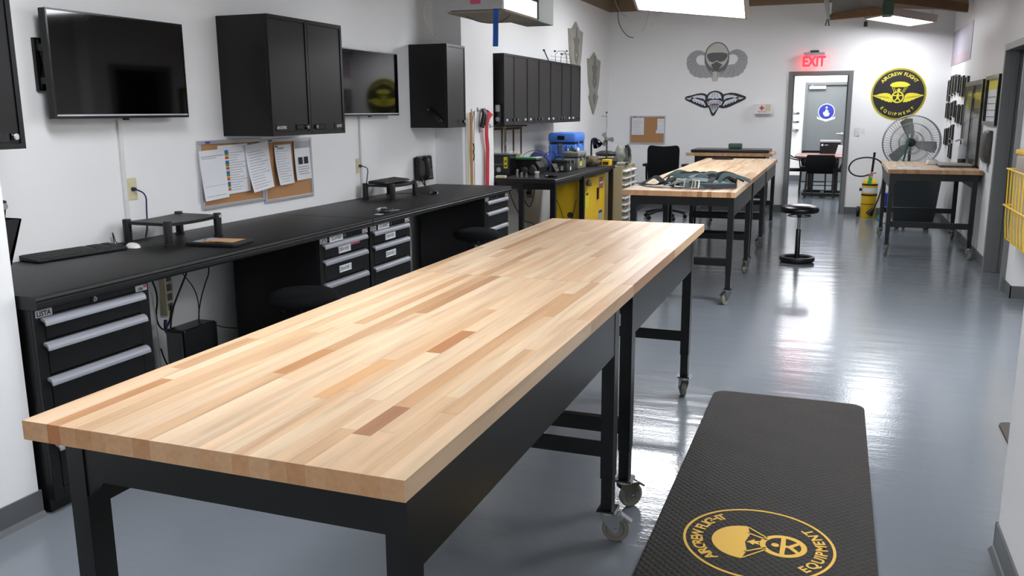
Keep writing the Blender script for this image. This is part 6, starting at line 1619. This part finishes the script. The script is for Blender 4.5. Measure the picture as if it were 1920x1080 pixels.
for (a, b, c, d) in ((cy0, cy0 + 0.05, cz0, cz1), (cy1 - 0.05, cy1, cz0, cz1), (cy0 + 0.05, cy1 - 0.05, cz1 - 0.05, cz1), (cy0 + 0.05, cy1 - 0.05, cz0, cz0 + 0.05), (11.2, 11.25, cz0 + 0.05, cz1 - 0.05)):
    MB().box(XR - 0.045, XR - 0.015, a, b, c, d).build('frame', 'black_steel', t)
for (a, b) in ((cy0 + 0.05, 11.2), (11.25, cy1 - 0.05)):
    MB().box(XR - 0.041, XR - 0.037, a, b, cz0 + 0.05, cz1 - 0.05).build('pane', 'glass_case', t)
    MB().box(XR - 0.022, XR - 0.016, a + 0.04, b - 0.04, 1.56, 1.76).build('banner', 'tag_yellow', t)
    MB().box(XR - 0.022, XR - 0.016, a + 0.08, b - 0.08, 1.05, 1.5).build('exhibit', 'badge_light', t)
t = thing('notice_frame', 'black framed notice sheet with a yellow top beside the door frame', 'notice', (XR, 9.93, 1.4))
MB().rect(-10.3, -9.6, 1.43, 1.84, (XR, 0, 0), RIGHTW, 0.002, 0.012).build('sheet', 'paper', t)
MB().rect(-10.27, -9.63, 1.74, 1.83, (XR, 0, 0), RIGHTW, 0.012, 0.014).build('heading', 'tag_yellow', t)
for k in range(4): MB().rect(-10.27, -9.63, 1.47 + k * 0.065, 1.476 + k * 0.065, (XR, 0, 0), RIGHTW, 0.012, 0.014).build('rule', 'ink_dark', t)
for r in ((-10.35, -9.55, 1.84, 1.88), (-10.35, -9.55, 1.39, 1.43), (-10.35, -10.3, 1.43, 1.84), (-9.6, -9.55, 1.43, 1.84)):
    MB().rect(*r, (XR, 0, 0), RIGHTW, 0.001, 0.04).build('frame', 'black_gloss', t)
t = thing('towel_dispenser', 'dark translucent towel dispenser below the framed notice', 'dispenser', (XR, 9.95, 1.0))
MB().ext([(0, 1.02), (0.04, 1.02), (0.065, 1.08), (0.07, 1.2), (0.06, 1.30), (0.035, 1.34), (0, 1.34)], (XR - 0.001, 10.08, 0), (-X3, Z3, -Y3), 0, 0.28).build('cover', 'steel_dark', t, bevel=0.01, smooth=40)
MB().box(XR - 0.06, XR - 0.02, 9.86, 10.02, 0.96, 1.02).build('paper_end', 'paper', t)
t = thing('wall_poster', 'large pale purple poster high on the right wall', 'poster', (XR, 13.0, 2.15))
MB().rect(-14.0, -12.02, 2.14, 2.60, (XR, 0, 0), RIGHTW, 0.001, 0.006).build('sheet', 'purple_print', t)
MB().rect(-13.95, -12.07, 2.16, 2.26, (XR, 0, 0), RIGHTW, 0.006, 0.007).build('caption_band', 'poster_band', t)
# yellow wire basket with clear bins on the alcove wall
t = thing('wire_basket', 'yellow wire basket hanging on the wall at the right picture edge', 'basket', (1.46, 7.5, 0.5))
bx0, bx1, by0, by1 = 1.30, 1.618, 6.9, 8.0
for z in (1.08, 0.79):
    MB().tube([(bx1, by1, z), (bx0, by1, z), (bx0, by0, z), (bx1, by0, z)], 0.007, n=6).build('hoop', 'yellow_paint', t, smooth=50)
for k in range(9):
    y = by1 - 0.06 - k * 0.125
    MB().tube([(bx0 + 0.004, y, 1.08), (bx0 + 0.02, y, 0.53), (bx0 + 0.06, y, 0.50), (bx1, y, 0.5)], 0.005, n=6, smooth=1).build('wire', 'yellow_paint', t, smooth=50)
for x in (1.38, 1.48, 1.57):
    MB().tube([(x, by1 - 0.004, 1.08), (x, by1 - 0.02, 0.53), (x, by1 - 0.06, 0.5)], 0.005, n=6).build('wire', 'yellow_paint', t, smooth=50)
t = thing('clear_bin', 'clear storage bin with yellow lid standing in the yellow basket', 'bin', (1.47, 7.55, 0.51))
MB().box(1.345, 1.60, 7.0, 7.92, 0.512, 1.20).build('tub', 'clear_bin', t, bevel=0.02)
MB().box(1.335, 1.61, 6.99, 7.93, 1.20, 1.24).build('lid', 'yellow_paint', t, bevel=0.01)
MB().box(1.36, 1.585, 7.02, 7.9, 0.53, 1.02).build('contents', 'bin_contents', t, bevel=0.02)
MB().box(1.36, 1.585, 7.02, 7.9, 1.06, 1.15).build('contents', 'plum_print', t, bevel=0.01)
# ================================================================== floor mats
t = thing('floor_mat', 'long black rubber mat with yellow AIRCREW FLIGHT EQUIPMENT logo', 'mat', (-0.166, 3.03, 0))
m = MB().ext(rrect(0.782, 3.48, 0.07, n=8), (-0.166, 3.03, 0.0005), FLOORF, 0, 0.014)
m.build('slab', 'rubber_weave', t, bevel=0.005)
LC = Vector((-0.176, 3.03, 0.0145))
LF = (Y3, -X3, Z3)
MB().ring(0.258, 0.268, LC, LF, 0, 0.0012, n=72).build('logo_ring', 'mat_yellow', t)
MB().arctext('AIRCREW FLIGHT', 0.058, LC, LF, 0.198, PI / 2, math.radians(100), 0, d=0.001, bold=0.03).build('logo_lettering', 'mat_yellow', t)
MB().arctext('EQUIPMENT', 0.056, LC, LF, 0.238, -PI / 2, math.radians(88), 0, d=0.001, bold=0.03, inward=True).build('logo_lettering', 'mat_yellow', t)
can = [(-0.012 + 0.125 * math.cos(a), 0.045 + 0.118 * math.sin(a)) for a in [PI * k / 20 for k in range(21)]]
can += [(-0.137 + 0.0625 * k, 0.045 - (0.012 if k % 2 else 0)) for k in range(1, 4)]
MB().ext(can, LC, LF, 0, 0.0012).build('logo_canopy', 'mat_yellow', t)
for a, b in ((-0.13, -0.045), (-0.085, -0.03), (0.062, 0.03), (0.107, 0.045)):
    MB().ext([(a - 0.004, 0.042), (a + 0.004, 0.042), (b + 0.004, -0.03), (b - 0.004, -0.03)], LC, LF, 0, 0.0012).build('logo_line', 'mat_yellow', t)
MB().ext([(-0.01, 0.04), (0.002, 0.03), (0.02, 0.012), (0.006, 0.014), (0.012, -0.01), (-0.004, 0.0), (-0.018, -0.01), (-0.012, 0.012), (-0.026, 0.014), (-0.014, 0.028)], LC, LF, 0, 0.0012).build('logo_figurine', 'mat_yellow', t)
MB().ring(0.062, 0.082, LC, LF, 0, 0.0012, n=40, cv=-0.088).build('logo_wheel', 'mat_yellow', t)
MB().ext([(-0.066, -0.078), (0.066, -0.078), (0.066, -0.094), (0.008, -0.096), (0.008, -0.106), (0.044, -0.138), (0.034, -0.148), (0.0, -0.12), (-0.034, -0.148), (-0.044, -0.138), (-0.008, -0.106), (-0.008, -0.096), (-0.066, -0.094)], LC, LF, 0.0, 0.0014).disc(0.014, LC, LF, 0, 0.0014, cv=-0.06, n=14).build('logo_figure', 'mat_yellow', t)
single('brown_mat', MB().ext(rrect(0.66, 1.0, 0.05, cx=1.18, cy=4.24), (0, 0, 0.0005), FLOORF, 0, 0.01), 'brown_mat', 'dark brown floor mat peeking out behind the right wall end', 'mat')

# ================================================================== ceiling odds and ends
t = thing('duct_insulation', 'foil wrapped insulation box hanging at the ceiling above the bench', 'duct', (-2.48, 6.4, 2.25))
MB().box(-2.70, -2.285, 6.0, 6.75, 2.262, 2.40).build('box', 'foil', t, bevel=0.01)
MB().box(-2.715, -2.27, 5.99, 6.77, 2.25, 2.262).build('board', 'insulation_kraft', t)
MB().box(-2.69, -2.29, 6.02, 6.72, 2.40, 3.0).build('core', 'foil', t, bevel=0.02)
MB().rect(-2.54, -2.46, 2.31, 2.40, (0, 6.0, 0), BACKW, 0.0, 0.003).build('tag', 'pink_tag', t)
MB().tube([(-2.66, 6.2, 2.25), (-2.6, 6.3, 2.215), (-2.5, 6.35, 2.205), (-2.4, 6.3, 2.215), (-2.33, 6.25, 2.25)], 0.003, n=5, smooth=2).build('wire', 'steel_dark', t)
single('painted_duct', MB().box(-2.52, -2.283, 6.78, 7.16, 2.25, 3.3), 'duct_paint', 'grey-green painted duct hanging behind the foil box', 'duct', bevel=0.004)
single('blue_strap', MB().strip([(-2.335, 5.985, 2.27), (-2.338, 5.984, 2.2), (-2.34, 5.986, 2.1), (-2.342, 5.984, 2.01)], 0.04, 0.004, wdir=X3, smooth=1), 'blue_strap', 'blue strap hanging from the foil insulation box', 'strap')
def wire(label, pts, r=0.004, m_='cable_white'):
    single('hanging_wire', MB().tube(pts, r, n=6, smooth=3), m_, label, 'wire', 'loose wires hanging from the ceiling', smooth=60)
wire('loose white wire hanging down onto the narrow wall cabinet', [(-3.3, 7.0, 3.2), (-3.33, 7.02, 2.6), (-3.40, 6.98, 2.42), (-3.38, 7.02, 2.25), (-3.3, 7.06, 2.145), (-3.25, 7.09, 2.128)], 0.005)
wire('loose grey wire curling down in the back left ceiling corner', [(-3.3, 13.5, 3.4), (-3.27, 13.5, 3.1), (-3.27, 13.5, 2.9), (-3.2, 13.5, 2.75), (-3.1, 13.5, 2.65), (-3.02, 13.5, 2.64)], 0.006, 'steel_dark')
wire('loose white wire with a dark clip in the back left ceiling corner', [(-3.36, 13.4, 3.4), (-3.28, 13.4, 3.12), (-3.2, 13.4, 2.99), (-3.12, 13.4, 2.95), (-3.11, 13.4, 2.93)], 0.006)
wire('loose white wire hanging left of the big light panel', [(-2.75, 13.4, 3.35), (-2.76, 13.4, 3.05), (-2.8, 13.4, 2.85), (-2.84, 13.4, 2.74), (-2.88, 13.4, 2.72)], 0.005)
wire('loose bluish wire hanging nearest the big light panel', [(-2.55, 13.4, 3.35), (-2.58, 13.4, 3.1), (-2.66, 13.4, 2.9), (-2.74, 13.4, 2.78)], 0.006)
single('junction_box', MB().box(0.245, 0.295, 13.88, 13.94, 2.715, 2.785).cyl((0.27, 13.91, 2.785), (0.27, 13.91, 3.42), 0.005, n=6), 'steel_dark', 'small dark box hanging below the far light panel', 'box', bevel=0.004)
# broken soffit edge with insulation near the far light
t = thing('broken_soffit', 'broken plaster soffit with rough wooden edge below the ceiling', 'soffit', (0.1, 11.0, 2.5))
MB().ext([(-0.16, 2.49), (0.35, 2.52), (0.36, 2.57), (0.25, 2.60), (-0.16, 2.545)], (0, 10.2, 0), (X3, Z3, -Y3), -0.06, 0.02).build('wood_edge', 'rotten_wood', t, bevel=0.004)
MB().ext([(-0.15, 2.545), (0.25, 2.60), (0.36, 2.572), (0.36, 2.78), (-0.15, 2.80)], (0, 10.24, 0), (X3, Z3, -Y3), -0.04, 0.0).build('plaster', 'plaster', t)
MB().box(-0.15, 0.36, 10.28, 11.2, 2.60, 2.64).build('ledge', 'plaster', t)
MB().box(0.36, 0.46, 10.2, 10.5, 2.52, 2.66).build('bracket', 'green_box', t, bevel=0.004)
MB().ext([(-0.24, 2.72), (-0.18, 2.73), (-0.17, 2.56), (-0.155, 2.5), (-0.19, 2.49), (-0.21, 2.58)], (0, 10.16, 0), (X3, Z3, -Y3), -0.02, 0.02).build('foil_scrap', 'foil', t, bevel=0.006)
MB().tube([(-0.185, 10.15, 2.5), (-0.20, 10.15, 2.43), (-0.165, 10.15, 2.425), (-0.175, 10.15, 2.49)], 0.006, n=6).build('hook', 'steel_dark', t)
MB().cyl((-0.15, 10.24, 2.79), (-0.15, 10.24, 3.42), 0.012).build('hanger', 'steel_dark', t)
MB().cyl((0.33, 10.24, 2.77), (0.33, 10.24, 3.42), 0.012).build('hanger', 'steel_dark', t)
t = thing('ceiling_beam', 'rough brown ceiling beam slanting beyond the broken soffit', 'beam', (0.9, 12.0, 2.9))
MB().ext([(0.40, 2.86), (1.38, 2.70), (1.38, 2.80), (0.40, 2.98)], (0, 12.2, 0), (X3, Z3, -Y3), -0.05, 0.05).build('beam', 'rust_wood', t, bevel=0.005)
MB().ext([(0.55, 2.80), (1.4, 2.745), (1.4, 2.99), (0.55, 2.95)], (0, 12.4, 0), (X3, Z3, -Y3), -0.01, 0.01).build('panel', 'insulation_kraft', t)
MB().cyl((0.6, 12.2, 2.9), (0.6, 12.2, 3.42), 0.01).build('hanger', 'steel_dark', t)
